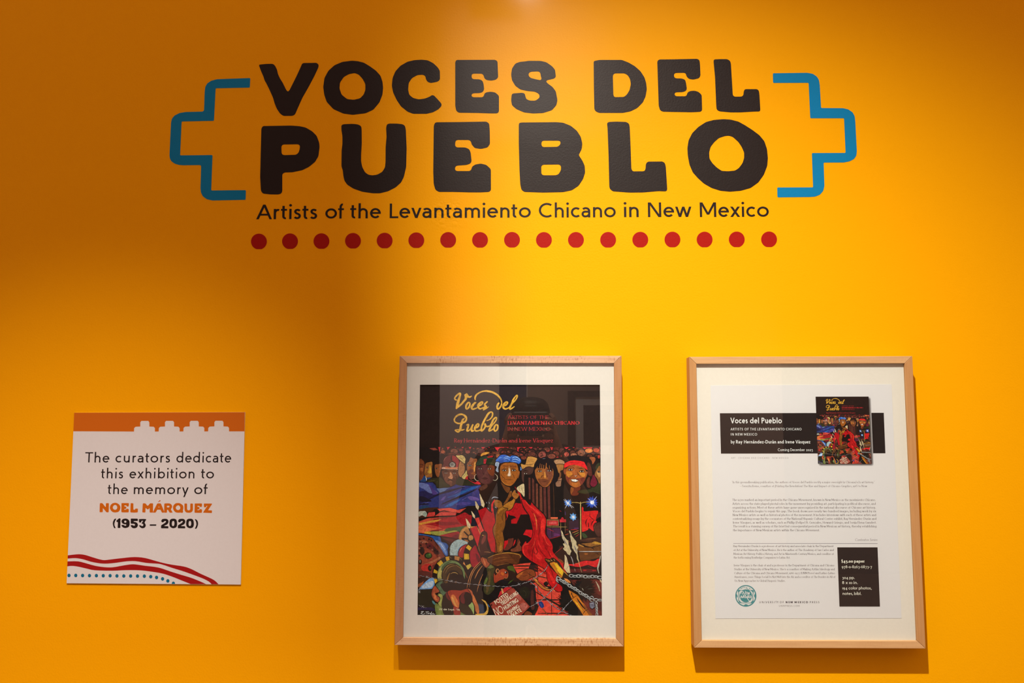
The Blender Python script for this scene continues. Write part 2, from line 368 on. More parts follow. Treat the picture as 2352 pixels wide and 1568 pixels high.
G('V', 600, ('L', 0, 720, 300, 0), ('L', 600, 720, 300, 0))
G('W', 960, ('L', 0, 720, 240, 0), ('L', 480, 720, 240, 0), ('L', 480, 720, 720, 0), ('L', 960, 720, 720, 0))
G('X', 540, ('L', 0, 720, 540, 0), ('L', 540, 720, 0, 0))
G('Y', 520, ('L', 0, 720, 260, 320), ('L', 520, 720, 260, 320), ('L', 260, 340, 260, 0))
G('Z', 500, ('B', 0, 490, 720), ('B', 0, 500, 0), ('L', 470, 700, 25, 15))
for a, b in (('á', 'a'), ('é', 'e'), ('ó', 'o')):
    W_, H_, s_ = GL[b]; GL[a] = (W_, 500, s_+(('L', W_*.42, 585, W_*.6, 740),))
G('0', 400, ('C', arc(200, 360, 200, 360, 90, 450, 26)))
G('1', 160, ('L', 160, 720, 160, 0), ('L', 0, 560, 150, 710))
G('2', 380, cv('10,580 60,680 190,720 320,660 350,530 290,400 150,220 10,10'), ('B', 0, 380, 0))
G('3', 370, cv('20,640 110,710 210,720 320,650 320,500 240,400 150,375'), cv('150,375 290,350 370,220 310,50 180,0 80,10 0,80'))
G('4', 430, ('L', 330, 720, 330, 0), ('L', 320, 720, 10, 200), ('B', 0, 430, 190))
G('5', 380, ('B', 60, 350, 720), ('L', 60, 710, 40, 380), cv('40,400 180,440 320,390 380,240 320,60 180,0 70,10 0,70'))
G('6', 400, ('C', arc(200, 220, 200, 220, 90, 450, 22)), cv('5,260 60,450 160,600 290,720'))
G('7', 380, ('B', 0, 380, 720), ('L', 370, 710, 110, 0))
G('8', 380, ('C', arc(190, 545, 160, 175, 90, 450, 20)), ('C', arc(190, 190, 190, 190, 90, 450, 22)))
G('9', 400, ('C', arc(200, 500, 200, 220, 90, 450, 22)), cv('395,460 340,270 240,120 110,0'))
# old-style figures
G('₀', 430, ('C', arc(215, 250, 215, 250, 90, 450, 24)), H=500)
G('₁', 0, ('L', 0, 500, 0, 0), H=500)
G('₂', 360, cv('10,400 90,490 190,500 310,440 300,330 150,160 10,10'), ('B', 0, 360, 0), H=500)
G('₃', 340, cv('20,450 150,500 300,430 260,290 130,250'), cv('130,250 310,200 320,0 180,-150 0,-180'), H=500)
G('₄', 430, ('L', 330, 500, 330, -200), ('L', 320, 500, 10, 0), ('B', 0, 430, 0), H=500)
G('₅', 350, ('B', 60, 330, 500), ('L', 60, 490, 45, 240), cv('40,250 200,270 340,160 310,-60 160,-190 0,-180'), H=500)
G('₇', 380, ('B', 0, 380, 500), ('L', 370, 490, 110, -200), H=500)
G('₉', 400, ('C', arc(200, 300, 200, 200, 90, 450, 22)), cv('395,260 340,50 220,-100 90,-200'), H=500)
G('-', 230, ('B', 0, 230, 280)); G('–', 420, ('B', 0, 420, 280)); G('—', 700, ('B', 0, 700, 280))
G('.', 0, ('D', 0, 30)); G(',', 20, ('D', 20, 30), ('L', 20, 40, -30, -130)); G(':', 0, ('D', 0, 30), ('D', 0, 430)); G('·', 0, ('D', 0, 300))
G("'", 0, ('L', 0, 720, 0, 500)); G('“', 120, ('L', 20, 720, 0, 560), ('L', 120, 720, 100, 560)); G('”', 120, ('L', 20, 720, 0, 560), ('L', 120, 720, 100, 560))
G('(', 200, cv('200,800 60,600 0,330 60,60 200,-140')); G(')', 200, cv('0,800 140,600 200,330 140,60 0,-140'))
G('/', 300, ('L', 300, 760, 0, -80)); G('!', 0, ('L', 0, 720, 0, 220), ('D', 0, 30)); G('¡', 0, ('L', 0, 300, 0, -220), ('D', 0, 470))
G('$', 360, cv('340,600 260,660 180,670 70,630 30,530 80,430 190,370 310,310 350,200 300,80 180,40 80,50 10,110'), ('L', 185, 780, 185, -80))
def bear(ch, right):
    if ch in ('oOQ0₀' if right else 'oOQ0₀cCGdegq689₉á'.replace('á', '')): return .55
    if ch in ('bpDPe' if right else ''): return .6
    if ch in ('rtfLTFyvwVWYAKkxXzscCEGjJZR' if right else 'tfTyvwVWYAxXzsSjJZaá'): return .25 if ch in 'rtfTvwyVWYAL' else .5
    return 1.0
def pen_text(text, wt=.13, thin=None, serif=0.0, xh=.70, track=.14, slant=0.0, space=.30):
    """-> list of (char, loops) and total width; units: cap height = 1"""
    X = 0.0; out = []; t = wt*720; th = (thin if thin is not None else wt*.92)*720
    def ww(dx, dy):
        if not serif: return t
        l = math.hypot(dx, dy) or 1; s_ = abs(math.sin(math.atan2(dy, dx)-math.radians(15)))
        return th+(t-th)*s_*s_
    ys = lambda y: y*xh*720/500 if y <= 500 else xh*720+(y-500)*(720-xh*720)/220 if y <= 720 else y
    first = True
    for idx, ch in enumerate(text):
        if ch == ' ': X += space*720; continue
        W, H, st = GL.get(ch, GL['-'])
        iny = lambda y: y+(t/2*(1-2*y/H) if 0 <= y <= H else (t/2 if y < 0 else -t/2))
        inx = lambda x: (t/2+x*(W-t)/W) if W > t else x+t/2
        Wd = max(W, t)
        loops = []
        for s_ in st:
            if s_[0] == 'L':
                _, x0, y0, x1, y1 = s_
                x0, x1 = inx(x0), inx(x1)
                up = y0 > 500 or H > 500 or ch.isupper()
                f = (lambda y: y) if (H > 500 and (ch.isupper() or ch.isdigit())) else ys
                y0, y1 = f(y0), f(y1)
                l = math.hypot(x1-x0, y1-y0) or 1; wd_ = ww(x1-x0, y1-y0)
                hx = wd_/2*l/max(abs(y1-y0), 1e-6); hx = min(hx, wd_*2)
                loops.append([(x0-hx, y0), (x0+hx, y0), (x1+hx, y1), (x1-hx, y1)])
                if serif:
                    for (xx, yy) in ((x0, y0), (x1, y1)):
                        if yy < -50 and ch != 'p' and ch != 'q': continue
                        if min(abs(yy), abs(yy-xh*720), abs(yy-720), abs(yy-745), abs(yy+220)) < 12 and ch not in ',.-/!¡“”':
                            top = yy > 30; r_ = serif*720
                            a_ = xx-hx-r_; b_ = xx+hx+(r_ if (not top or H > 500 and ch.isupper()) else 0)
                            h_ = th*.9; yb = yy-h_ if top else yy
                            loops.append([(a_, yb), (b_, yb), (b_, yb+h_), (a_, yb+h_)])
            elif s_[0] == 'B':
                _, x0, x1, y = s_; h_ = th
                iny2 = y+(h_/2 if y == 0 else (-h_/2 if y >= H or (ch in 'ft' and y == 500) or (ch in 'z₅₇' and y == 500) else 0))
                if H == 500 or ch in 'ft': yy = ys(y)+(iny2-y)
                else: yy = iny2
                loops.append([(x0*(W-0)/W if W else x0, yy-h_/2), (x1, yy-h_/2), (x1, yy+h_/2), (x0, yy+h_/2)])
                if serif and ch in 'ETFLZ' and y in (0, 720):
                    for xx in ((x1,) if ch != 'T' else (x0, x1)):
                        loops.append([(xx-h_, yy), (xx+h_*.2, yy), (xx+h_*.2, yy+(serif*1300 if y == 0 else -serif*1300)), (xx-h_, yy)])
            elif s_[0] == 'C':
                low = H == 500 or ch in 'bdhftk'
                hh = 500 if (ch in 'bdhkt') else H
                pp = []
                for x, y in s_[1]:
                    yy = y+(t/2*(1-2*y/hh) if 0 <= y <= hh else (t/2 if y < 0 else -t/2))
                    pp.append((inx(x), (ys(yy) if low else yy)))
                wd = []
                for i in range(len(pp)):
                    a = pp[max(i-1, 0)]; b = pp[min(i+1, len(pp)-1)]; wd.append(ww(b[0]-a[0], b[1]-a[1]))
                if serif and not (abs(pp[0][0]-pp[-1][0]) < 2 and abs(pp[0][1]-pp[-1][1]) < 2) and ch in 'acrfsCSG': wd[0] = t*1.15; wd[1] = max(wd[1], t*.9)
                if abs(pp[0][0]-pp[-1][0]) < 2 and abs(pp[0][1]-pp[-1][1]) < 2: loops += strips(pp[:-1], wd[:-1], True)
                else: loops += strips(pp, wd)
            elif s_[0] == 'D':
                yy = s_[2]; f = (lambda y: y) if H > 500 and ch not in 'ij' else ys
                yy = yy+(t*.2 if yy < 100 else 0)
                loops.append(oval(s_[1]+t/2, max(f(yy), t*.6) if s_[2] < 100 else f(yy), t*.64, t*.64, 12))
        out.append((ch, [[((X+x+(y*slant))/720, y/720) for x, y in l] for l in loops]))
        nx_ = text[idx+1] if idx+1 < len(text) else ' '
        X += Wd+(0 if idx+1 >= len(text) else track*360*(bear(ch, 1)+(bear(nx_, 0) if nx_ != ' ' else .5)))
    return out, X/720
def run_px(text, x0, x1, y0, y1, cap, **kw):
    """pen text fitted between two baseline ends (photo pixels) -> list of (char, loops in pixels)"""
    g, W = pen_text(text, **kw)
    ux, uy = (x1-x0)/W, (y1-y0)/W; l = math.hypot(x1-x0, y1-y0); nx, ny = (y1-y0)/l*cap, -(x1-x0)/l*cap
    # lean of plumb lines in the picture at this place
    if abs(y1-y0) < .2*abs(x1-x0):
        cx, cy = (x0+x1)/2, (y0+y1)/2
        lean = -(cx-1135)*4.55e-5
        def mp(x, y):
            px = x0+ux*x; ln = -(px-1135)*4.55e-5
            return (px+ln*y*cap, y0+uy*x-cap*y)
    else: mp = lambda x, y: (x0+ux*x+nx*y, y0+uy*x+ny*y)
    return [(ch, [[mp(*p) for p in l_] for l_ in ls]) for ch, ls in g]
def film_letters(parent, text, x0, x1, y0, y1, cap, mat, depth, thick, **kw):
    for ch, ls in run_px(text, x0, x1, y0, y1, cap, **kw):
        v = []; f = []
        for j, l in enumerate(ls):
            fl, ts = tri([l]); k = len(v); n = len(fl)
            top = [P(x, y, depth+thick+j*1e-6) for x, y in fl]
            v += top+[(q[0], -depth, q[2]) for q in top]
            for t in ts:
                a, b, c = (top[i] for i in t); cr = (b[0]-a[0])*(c[2]-a[2])-(b[2]-a[2])*(c[0]-a[0])
                t = tuple(k+i for i in t); f.append(t if cr > 0 else t[::-1])
            for i in range(n): f.append((k+i, k+(i+1) % n, k+n+(i+1) % n, k+n+i))
        me = bpy.data.meshes.new('letter'); me.from_pydata(v, [], f); me.update(); link('letter', me, mat, parent)
def ink_text(pr, text, x0, x1, y0, y1, cap, c, **kw):
    for ch, ls in run_px(text, x0, x1, y0, y1, cap, **kw):
        pr.last = False
        for l in ls: pr.poly([l], c, same=True)
    pr.last = False
# ------------------------------------------------------------------ the printed painting (photo pixels through six enlarged views)
TL = {'A': (955, 1020), 'B': (1171, 1020), 'C': (955, 1148), 'D': (1171, 1148), 'E': (955, 1275), 'F': (1171, 1275)}
MURAL = r"""
p A 200,38,45|500,66 2352,70 4610,75 4610,330 500,330
h
p A 40,48,105|80,945 420,955 480,1010 535,1085 680,1075 860,1055 1000,1000 1250,1030 1620,1020 1640,1070 1560,1120 1590,1200 1650,1530 1300,1540 1050,1640 900,1600 600,1600 80,1640
s A 30,28,70|80,1200 300,1180 560,1250 200,1440 80,1500
s A 100,108,155|90,960 300,1000 420,1110 560,1220 440,1230 330,1210 200,1120 90,1060
s A 70,50,110|310,990 380,1040 440,1120 545,1230 430,1260 380,1130
s A 92,112,150|540,1090 860,1060 780,1120 670,1200 600,1200
l A 30,75,135 60|1600,1040 1400,1090 1200,1180 1000,1270 800,1330
l A 22,22,45 60|280,1400 600,1240 800,1180 1000,1120 1230,1060
l A 25,90,150 30|1560,1060 1300,1160 1120,1240 980,1330
l A 18,18,28 50|640,1500 1000,1350 1250,1250 1540,1110
s A 95,75,135|1300,1320 1400,1300 1560,1350 1580,1400 1380,1400
s A 85,70,130|620,1400 700,1310 760,1290 700,1390
s A 70,60,125|1000,1500 1200,1440 1400,1470 1200,1530
s A 35,90,150|720,1560 900,1450 1120,1370 980,1490 840,1560
s A 20,18,35|100,1300 250,1330 400,1420 250,1440 90,1420
l A 120,110,170 12|120,1530 230,1480 330,1440
l A 90,80,150 14|950,1230 1010,1200 1090,1150
l A 120,95,150 16|1160,1060 1240,1050
l A 90,85,150 14|1150,1400 1230,1350 1290,1320
s C 25,60,90|90,200 200,140 340,150 300,190 90,230
l C 20,20,30 40|80,130 200,100 330,100
p C 62,30,14|78,235 300,190 550,180 620,280 480,400 300,425 78,460
s C 15,12,12|230,300 400,290 480,220 620,290 480,380 400,420
p C 208,72,55|540,220 850,195 1050,250 1260,200 1100,322 900,300 710,255 600,282
p C 200,62,50|480,400 600,310 720,275 1020,325 1000,380
p C 195,55,45|272,420 320,310 480,295 480,370 460,405
l C 110,35,25 22|650,310 740,290 850,305
s C 185,180,160|80,290 180,275 240,280 280,350 250,425 160,380 80,410
s C 150,160,140|170,350 230,290 280,350 250,422
p C 195,75,50|76,540 330,440 1000,400 1300,350 1290,660 700,800 330,870 76,825
s C 158,24,28|230,605 480,560 650,470 900,410 1020,390 1220,310 1330,370 1400,400 1372,620 1260,645 700,722 520,690 360,640
s C 130,18,24|420,480 800,430 900,450 700,470 560,500
s C 125,15,22|500,560 900,540 1100,590 800,640 560,620
p C 208,140,50|76,575 250,545 440,500 640,480 560,530 250,590 76,635
s C 210,100,60|76,660 240,622 420,640 660,720 380,775 76,820
s C 195,60,50|240,640 420,650 660,722 380,700
s C 60,75,40|240,800 440,775 700,770 760,712 1000,680 1260,640 1180,700 1100,780 800,815 600,890 350,870
s C 145,140,58|360,800 520,780 700,772 780,790 960,760 1040,780 800,830 600,890 430,870
p C 205,155,42|230,795 360,785 380,870 200,845
s C 150,30,35|600,890 850,830 1080,792 1075,965 900,950
s C 100,28,32|900,940 1000,860 1090,860 1075,965
s C 135,35,35|350,770 560,730 700,725 560,770
S C 38,80,140|76,838 300,862 500,895 610,930 640,1040 760,1080 815,1160 790,1230 805,1370 750,1400 640,1250 520,1110 420,950 240,890 76,875
s C 100,130,175|480,1000 600,1040 700,1110 760,1250 770,1370 700,1290 600,1160
s C 150,165,195|560,1060 650,1100 740,1260 670,1180
p C 112,48,34|70,890 240,895 420,960 600,1160 740,1415 600,1568 500,1700 430,1920 100,2170 60,2170
s C 145,62,40|90,1250 250,1200 420,1300 560,1500 400,1640 200,1700 100,1560
s C 92,30,32|250,1120 360,1080 440,1160 330,1230
s C 48,30,26|95,1190 180,1180 220,1280 170,1380 100,1300
s C 60,32,28|440,1150 520,1230 600,1320 560,1360 460,1330
s C 165,85,55|100,1020 220,1010 320,1060 200,1070
b C 30,18,16|100,980 200,960 330,980 390,1010 150,1060 260,1090 120,1130 300,1180 90,1390 350,1150 410,1230 480,1260 530,1290 300,1330
b C 150,90,70|110,1035 230,1035 170,1060 410,1240 90,1210
s C 58,22,20|640,930 760,930 950,960 1000,1000 850,1100 760,1040
s C 90,40,35|700,950 940,980 900,1040 760,1000
l C 18,12,12 20|70,832 400,880 700,915 1080,970
l C 20,14,12 16|420,950 520,1110 740,1415
l C 20,14,12 14|76,540 330,445 1000,400 1300,230
s E 165,95,60|160,240 400,140 590,40 600,90 400,190 200,260
s E 175,45,35|150,260 330,200 420,320 300,420 160,370
s E 85,35,28|60,400 300,400 400,500 200,560 60,500
s E 55,30,22|60,560 400,560 150,760 60,780
s E 150,80,45|60,720 150,680 200,640 150,760 60,790
o E 25,20,16|112,165,42,68
o E 110,110,95|108,150,18,35
o E 25,25,15|352,320,48,72
o E 75,90,50|365,320,20,30
o C 25,25,15|312,1392,100,78
o C 60,85,35|320,1390,72,55
o C 90,110,50|350,1360,30,30
o C 130,85,40|1375,945,305,320
o C 190,125,62|1375,945,290,305
o C 22,14,12|1375,945,232,245
p C 165,105,50|1210,770 1310,700 1365,830 1330,880
p C 170,105,50|1140,940 1150,860 1195,800 1300,910 1285,950
p C 150,90,45|1200,980 1300,1000 1330,1060 1250,1030
o C 22,14,12|1380,945,80,85
o C 175,120,60|1375,945,62,68
p C 22,14,12|1310,1060 1400,990 1500,1150 1400,1200 1320,1140 1250,1180 1230,1120
p C 20,22,34|1400,440 1490,250 1540,240 1640,560 1530,650 1380,660
p C 165,10,20|1558,262 1750,180 1830,280 1958,345 1990,560 1990,760 1990,1310 1885,1290 1730,790
p C 205,58,48|1478,460 1590,428 1705,770 1620,812
p C 180,20,30|1353,712 1520,645 1620,880 1600,1100 1545,1200
l C 16,10,10 20|1500,200 1640,600 1740,830 1890,1300
l C 16,10,10 20|1350,660 1460,960 1560,1230 1620,1400
l C 16,10,10 16|1480,470 1640,880
p C 205,175,130|1480,25 1510,40 1582,165 1560,255 1500,180
p C 205,175,130|1385,272 1410,290 1482,390 1480,462 1425,420
p C 205,175,130|1245,458 1280,480 1368,610 1352,712 1285,650
p C 205,175,130|1618,0 1685,0 1722,110 1702,190 1640,140
p A 205,175,130|1590,1230 1615,1260 1722,1490 1720,1520 1640,1530 1620,1420
l C 110,70,50 8|1500,60 1540,150 1555,240
S C 58,26,20|1640,840 1700,790 1760,810 1785,900 1770,1150 1840,1260 1900,1320 1640,1410 1560,1250 1600,1000
s C 115,50,40|1700,890 1745,880 1740,1000 1660,1110 1640,1040
l C 200,160,60 20|1660,880 1700,885
l C 190,140,90 8|1580,1120 1575,1200 1610,1290
l C 180,120,70 12|1710,1300 1800,1300 1870,1315
p C 150,165,160|860,1380 850,1300 865,1200 845,1220 870,1140 900,1090 960,1030 1000,1010 1060,985 1130,990 1200,1010 1300,1050 1290,1100 1150,1150 1090,1230 1060,1390
f C 165,175,172|960,1230,120,150,26
f C 165,175,172|1080,1090,130,100,26
s C 105,140,170|1060,1390 1050,1260 1130,1150 1270,1100 1180,1170 1100,1270
S C 150,28,34|1068,1390 1085,1260 1150,1170 1285,1112 1230,1250 1195,1435
l C 215,130,90 12|1100,1300 1130,1230 1160,1190
s C 20,12,14|1290,1100 1400,1020 1490,1130 1380,1240 1345,1340 1350,1600 1460,1740 1350,1750 1200,1550 1200,1300
S C 145,18,32|1350,1330 1400,1230 1490,1130 1540,1260 1615,1430 1600,1560 1450,1690 1370,1550
s C 95,20,28|1500,1330 1600,1450 1590,1560 1530,1500
p C 205,150,30|1252,1190 1310,1118 1400,1188 1352,1268
p C 200,150,30|1205,1335 1330,1350 1335,1482 1210,1485
o E 18,12,12|890,500,480,495
p E 205,145,40|738,45 830,25 848,110 770,142
p E 165,105,50|970,15 1102,38 1080,137 968,102
p E 205,155,30|528,200 630,118 686,190 602,278
p E 205,155,35|460,342 548,398 530,460 440,430
p E 205,155,35|438,588 530,592 548,662 488,705
p E 190,155,60|1250,262 1362,208 1396,270 1304,358
p E 200,120,60|1200,155 1180,210 1250,260
l E 190,160,70 8|835,30 890,70
l E 190,160,70 8|1110,55 1145,125
o E 100,118,68|885,510,350,385
s E 165,150,75|545,560 560,420 640,280 760,190 700,300 650,430 640,580
s E 60,85,50|640,300 760,180 900,140 820,200 720,290 660,400
o E 20,14,10|915,510,275,320
o E 62,42,20|915,500,250,285
o E 22,14,10|940,560,180,190
l E 175,130,60 10|685,430 740,320 830,240 950,215
l E 150,105,50 12|740,450 800,330 900,270 1000,260
l E 165,115,50 14|1000,240 1080,290 1150,350
l E 190,145,70 14|870,460 940,430 1010,440 1050,470
l E 120,80,35 40|770,700 800,560 850,440
s E 120,72,30|970,720 1050,560 1180,520 1180,640 1010,760
s E 120,80,40|720,640 760,700 860,770 760,760
l E 110,65,30 30|1220,400 1290,570
o E 20,12,10|1120,640,110,160
S E 70,95,65|490,730 640,640 690,830 780,925 690,1010 600,900
l E 15,10,10 26|400,1000 420,850 520,700 660,630
s E 20,14,12|640,700 1200,720 1180,900 900,900 760,920 680,860
s E 110,150,190|60,870 200,700 410,545 470,710 400,832 100,850
s E 175,185,195|140,820 250,700 420,640 440,700 380,800
p E 38,34,20|56,890 250,845 410,838 440,1100 520,1310 300,1320 56,1250
p E 35,28,60|50,1300 400,1300 560,1390 50,1370
s E 25,20,18|50,1370 400,1380 700,1490 50,1490
s E 150,148,70|540,980 670,1000 650,1280 560,1200
s E 110,118,55|480,1200 600,1260 690,1330 700,1490 520,1490
s E 70,120,120|410,1130 470,1170 500,1240 430,1200
S E 160,70,42|405,900 470,765 540,830 585,910 480,960 600,1060 560,1170 480,1130 405,1020
s E 200,110,60|440,920 500,1000 540,1110 460,1080
l E 15,10,10 14|480,960 580,990 490,950 600,1080 560,1180
s E 95,105,55|1080,1400 1200,1460 1240,1490 920,1490 920,1380
s E 140,155,85|1320,1250 1420,1170 1455,1300 1450,1460 1400,1460
s E 28,22,14|660,1110 760,940 900,1120 960,1280 930,1490 720,1490 650,1300
s E 100,30,30|755,930 850,900 880,1060 860,1130 770,1060
S E 150,48,30|800,910 950,868 1130,880 1330,826 1420,930 1440,1090 1100,1000 1100,1210 1060,1320 940,1260 880,1120
s E 195,105,50|880,1010 960,990 1050,1140 1080,1230 1050,1320 960,1250 890,1130
s E 205,140,70|890,1050 930,1060 990,1200 1020,1290 940,1200
s E 140,45,35|940,1290 1060,1310 1110,1380 1110,1490 970,1490
S E 165,75,40|1300,830 1400,890 1440,1000 1530,1200 1480,1250 1400,1100 1380,950
s E 185,100,50|1440,980 1540,1200 1582,1300 1575,1470 1500,1400 1470,1240 1420,1100
o E 18,10,10|1255,1085,165,172
s E 95,28,28|1110,1080 1150,960 1240,925 1200,1010 1230,1140 1210,1210 1140,1180
s E 42,32,18|1090,1210 1320,1270 1440,1490 1230,1480 1130,1380
p E 32,48,66|1560,1200 1700,1240 1740,1490 1600,1490
s E 195,145,62|1640,1100 1750,1150 1815,1300 1795,1450 1700,1500 1500,1490 1520,1460 1690,1450 1760,1390 1778,1300 1730,1190
l E 30,80,130 30|1800,1220 1850,1300
p E 180,30,35|2040,1085 2110,900 2250,790 2352,760 2400,800 2220,930 2110,1060
p E 195,135,80|2130,830 2165,820 2210,960 2165,975
S E 56,52,24|1770,300 1870,225 1970,290 1980,420 1955,520 1975,780 1920,900 1800,985 1700,900 1720,640 1790,470
s E 95,95,45|1780,290 1870,235 1950,300 1850,320
s E 85,62,30|1800,420 1870,400 1860,700 1780,960 1760,800 1830,600
s E 90,100,40|1700,700 1760,560 1800,590 1740,720
S E 150,65,34|1625,90 1700,10 1800,0 1740,60 1760,80 1850,200 1760,305 1660,190
s E 195,105,60|1680,60 1730,150 1760,270 1700,170
o E 16,10,10|2140,440,190,170
S E 150,52,26|1960,450 2000,500 2100,370 2200,338 2300,410 2312,520 2260,575 2200,540 2205,590 2100,622 1975,690 1950,570
s E 195,90,30|2140,420 2200,440 2200,500 2140,480
o E 185,110,60|2045,390,45,60
o E 40,16,10|2050,390,26,40
l E 190,120,60 12|2190,540 2240,570 2290,560 2310,480
o E 12,8,8|2258,430,38,32
o E 210,200,190|2242,420,10,14
s F 60,75,22|-60,280 60,260 120,330 130,560 0,650 -40,720 90,600 110,420 -30,360
s F 20,14,12|0,400 100,420 110,560 0,620
l E 190,118,62 18|1620,155 1450,330 1340,560 1280,815
l E 190,118,62 14|1640,185 1480,350 1380,560 1340,795
l E 190,118,62 22|1665,260 1560,400 1475,580
l E 175,105,60 20|1680,465 1590,680 1530,910
p F 200,60,42|80,230 560,180 850,330 920,430 940,600 1060,820 1270,900 1280,1080 1450,1270 1560,1400 1600,1505 620,1505 700,1350 640,900 620,720 340,720 120,330
s F 175,40,35|720,620 850,700 1000,760 1040,860 880,800
l F 22,16,12 46|100,268 560,262
l F 22,16,12 40|640,1112 1330,1112
l F 30,22,15 24|120,335 480,330
l F 28,20,14 20|705,270 700,1090
l F 28,20,14 22|1045,850 1040,1500
l F 30,24,14 46|650,920 1100,1180 1540,1420
l F 30,24,14 34|700,380 900,410
l F 45,36,22 36|700,520 940,570
l F 25,15,12 34|700,1450 1560,1450
l F 150,60,40 10|720,1475 1560,1475
s F 20,14,16|540,180 690,240 700,400 620,400 480,330 500,260
s F 22,14,10|850,690 920,650 970,720 930,760 1040,790 1000,850 860,750
s F 20,12,12|120,420 180,520 320,640 520,620 640,680 340,720 150,720 100,600
S F 118,52,22|165,510 330,390 480,345 600,385 645,500 560,540 430,610 310,632 230,600
s F 155,80,30|170,510 330,400 300,470 200,570
l F 20,12,10 12|430,430 500,480 600,540
l F 20,12,10 10|250,500 360,515 440,500
l F 20,12,10 14|500,400 490,560
S F 170,92,36|575,545 680,600 700,660 800,740 900,820 1050,855 940,880 800,820 720,740 620,640
s F 205,140,70|620,590 700,640 660,640
l F 205,150,80 22|890,795 960,810
l F 205,160,80 14|1060,830 1130,885
s F 28,16,16|110,740 480,700 600,800 650,900 660,1100 700,1240 700,1330 560,1360 520,1150 420,1100 250,900
o F 30,26,14|370,930,130,150
l F 60,52,24 12|330,870 400,930 390,1020
s F 70,30,24|540,880 590,900 600,1150 620,1330 540,1350 520,1100
s F 28,45,95|720,1180 800,1155 860,1270 800,1320 740,1260
l F 60,90,150 10|740,1190 790,1230 800,1300
l F 35,24,16 60|720,1250 640,1400 570,1505
l F 120,60,30 36|810,1320 960,1500
s F 110,50,25|360,1460 440,1390 560,1460 500,1505 380,1505
p C 24,14,10|1620,1400 1900,1320 2352,1290 2640,1330 2670,1400 2600,1600 2200,1560 1780,1480
S C 80,38,14|1790,1500 1900,1410 2100,1350 2352,1312 2600,1340 2660,1400 2600,1470 2560,1590 2400,1590 2250,1560 2060,1650 1900,1600
l C 178,120,45 22|1800,1450 1980,1370 2200,1325 2360,1320 2500,1345 2600,1375 2620,1440
l C 130,75,28 14|1900,1500 2100,1440 2300,1430
l C 120,62,22 16|1950,1560 2200,1500 2450,1500
l C 150,90,36 12|2020,1640 2200,1600 2340,1590
s C 95,38,26|2190,1240 2250,1130 2340,900 2440,880 2440,1000 2420,1140 2300,1250
p C 200,20,26|2470,1010 2500,990 2480,1080 2430,1160
S C 110,52,30|2380,1230 2500,1170 2560,960 2620,930 2640,1010 2600,1120 2660,1200 2600,1280 2400,1290
l C 16,8,6 16|2500,1170 2560,1040 2570,930
l C 16,8,6 16|2640,930 2670,1060 2620,1130
p D 168,6,15|130,68 290,90 450,350 470,360 270,370 170,588 35,588 35,485 90,460 160,445 110,400 40,385 0,380 -100,260 -110,240 0,220 80,150
p D 12,5,5|-100,400 20,390 110,400 165,445 90,460 35,490 35,588 170,588 270,362 460,358 580,740 400,740 330,865 450,880 530,945 460,1060 420,1030 300,1130 200,930 -140,980 -160,760 -60,560
p D 190,14,22|405,737 560,745 585,860 530,945 440,890 333,865
p C 185,10,20|2220,1020 2305,1005 2300,1080 2200,1240 2190,1120
p C 195,20,24|2240,270 2340,250 2300,410 2230,560 2280,430
s C 98,42,20|1980,950 2040,1000 2040,1290 1980,1300 1990,1100
S C 128,72,20|1960,0 2060,40 2100,100 2190,140 2352,90 2490,20 2470,80 2352,210 2240,290 2240,480 2225,660 2175,820 2205,1000 2165,1290 2100,1315 2040,1300 2030,1180 1990,980 1940,820 1940,690 2000,560 2005,380 2060,200 1990,150
s C 165,105,30|2060,350 2080,240 2180,170 2300,120 2352,110 2250,200 2130,260
s C 160,100,30|2090,1200 2130,1060 2160,1200 2110,1280
s C 95,48,14|2125,700 2170,820 2200,700 2160,780
l C 70,34,12 16|2200,300 2160,420 2200,560
s C 145,85,30|1960,60 2000,0 2090,10 2150,70 2150,150 2060,185 1990,160
l C 40,18,10 12|2030,60 2110,50
l A 205,25,30 46|1975,1385 1920,1480 1910,1560 1900,1680
l A 205,25,30 30|1930,1600 1935,1750
l A 175,175,185 20|1900,1370 1930,1330 1990,1320 2060,1340
l A 150,150,160 16|1770,1440 1775,1480
l A 150,150,160 16|1830,1440 1845,1490
l C 160,160,170 20|1800,190 1830,230
l C 160,160,170 16|1975,170 2020,200
s B 120,65,22|-60,1330 -20,1220 10,1170 60,1200 70,1270 0,1340 -100,1500 -160,1500
S B 165,100,28|-170,1560 -80,1470 60,1400 100,1340 140,1360 110,1470 50,1600 -60,1660 -40,1600
S B 152,88,30|50,1250 110,1150 130,1160 150,1210 190,1230 250,1235 200,1330 150,1370 100,1340
l B 200,160,110 8|30,1160 40,1190
l B 200,160,110 8|130,1150 140,1185
l B 200,150,90 8|205,1235 225,1250
p B 88,40,30|465,832 515,840 520,1480 480,1490
p B 88,40,30|556,840 610,880 618,1500 560,1440
p B 100,50,34|650,930 704,970 712,1650 655,1600
p B 100,50,34|745,1035 806,1075 820,1740 748,1690
p B 88,38,32|840,1075 900,1078 918,1880 852,1780
p B 88,38,30|940,1050 1000,1020 1018,1870 962,1870
l B 90,50,25 12|1085,950 1100,1300 1105,1800
S B 165,118,80|1100,420 1190,380 1280,385 1370,440 1350,500 1190,520
S B 150,95,42|1160,520 1290,500 1345,520 1335,630 1270,660 1240,720 1210,690
s B 140,95,68|1150,900 1200,870 1260,860 1300,850 1280,960 1270,1045 1160,1045
s B 120,70,40|1190,880 1240,790 1240,720 1280,700 1280,800 1250,870
l B 20,12,10 16|1150,915 1300,905
s B 14,9,13|640,520 700,410 790,340 870,318 960,330 1060,400 1140,500 1190,620 1215,800 1180,930 1060,980 700,990 620,920 570,780 570,640
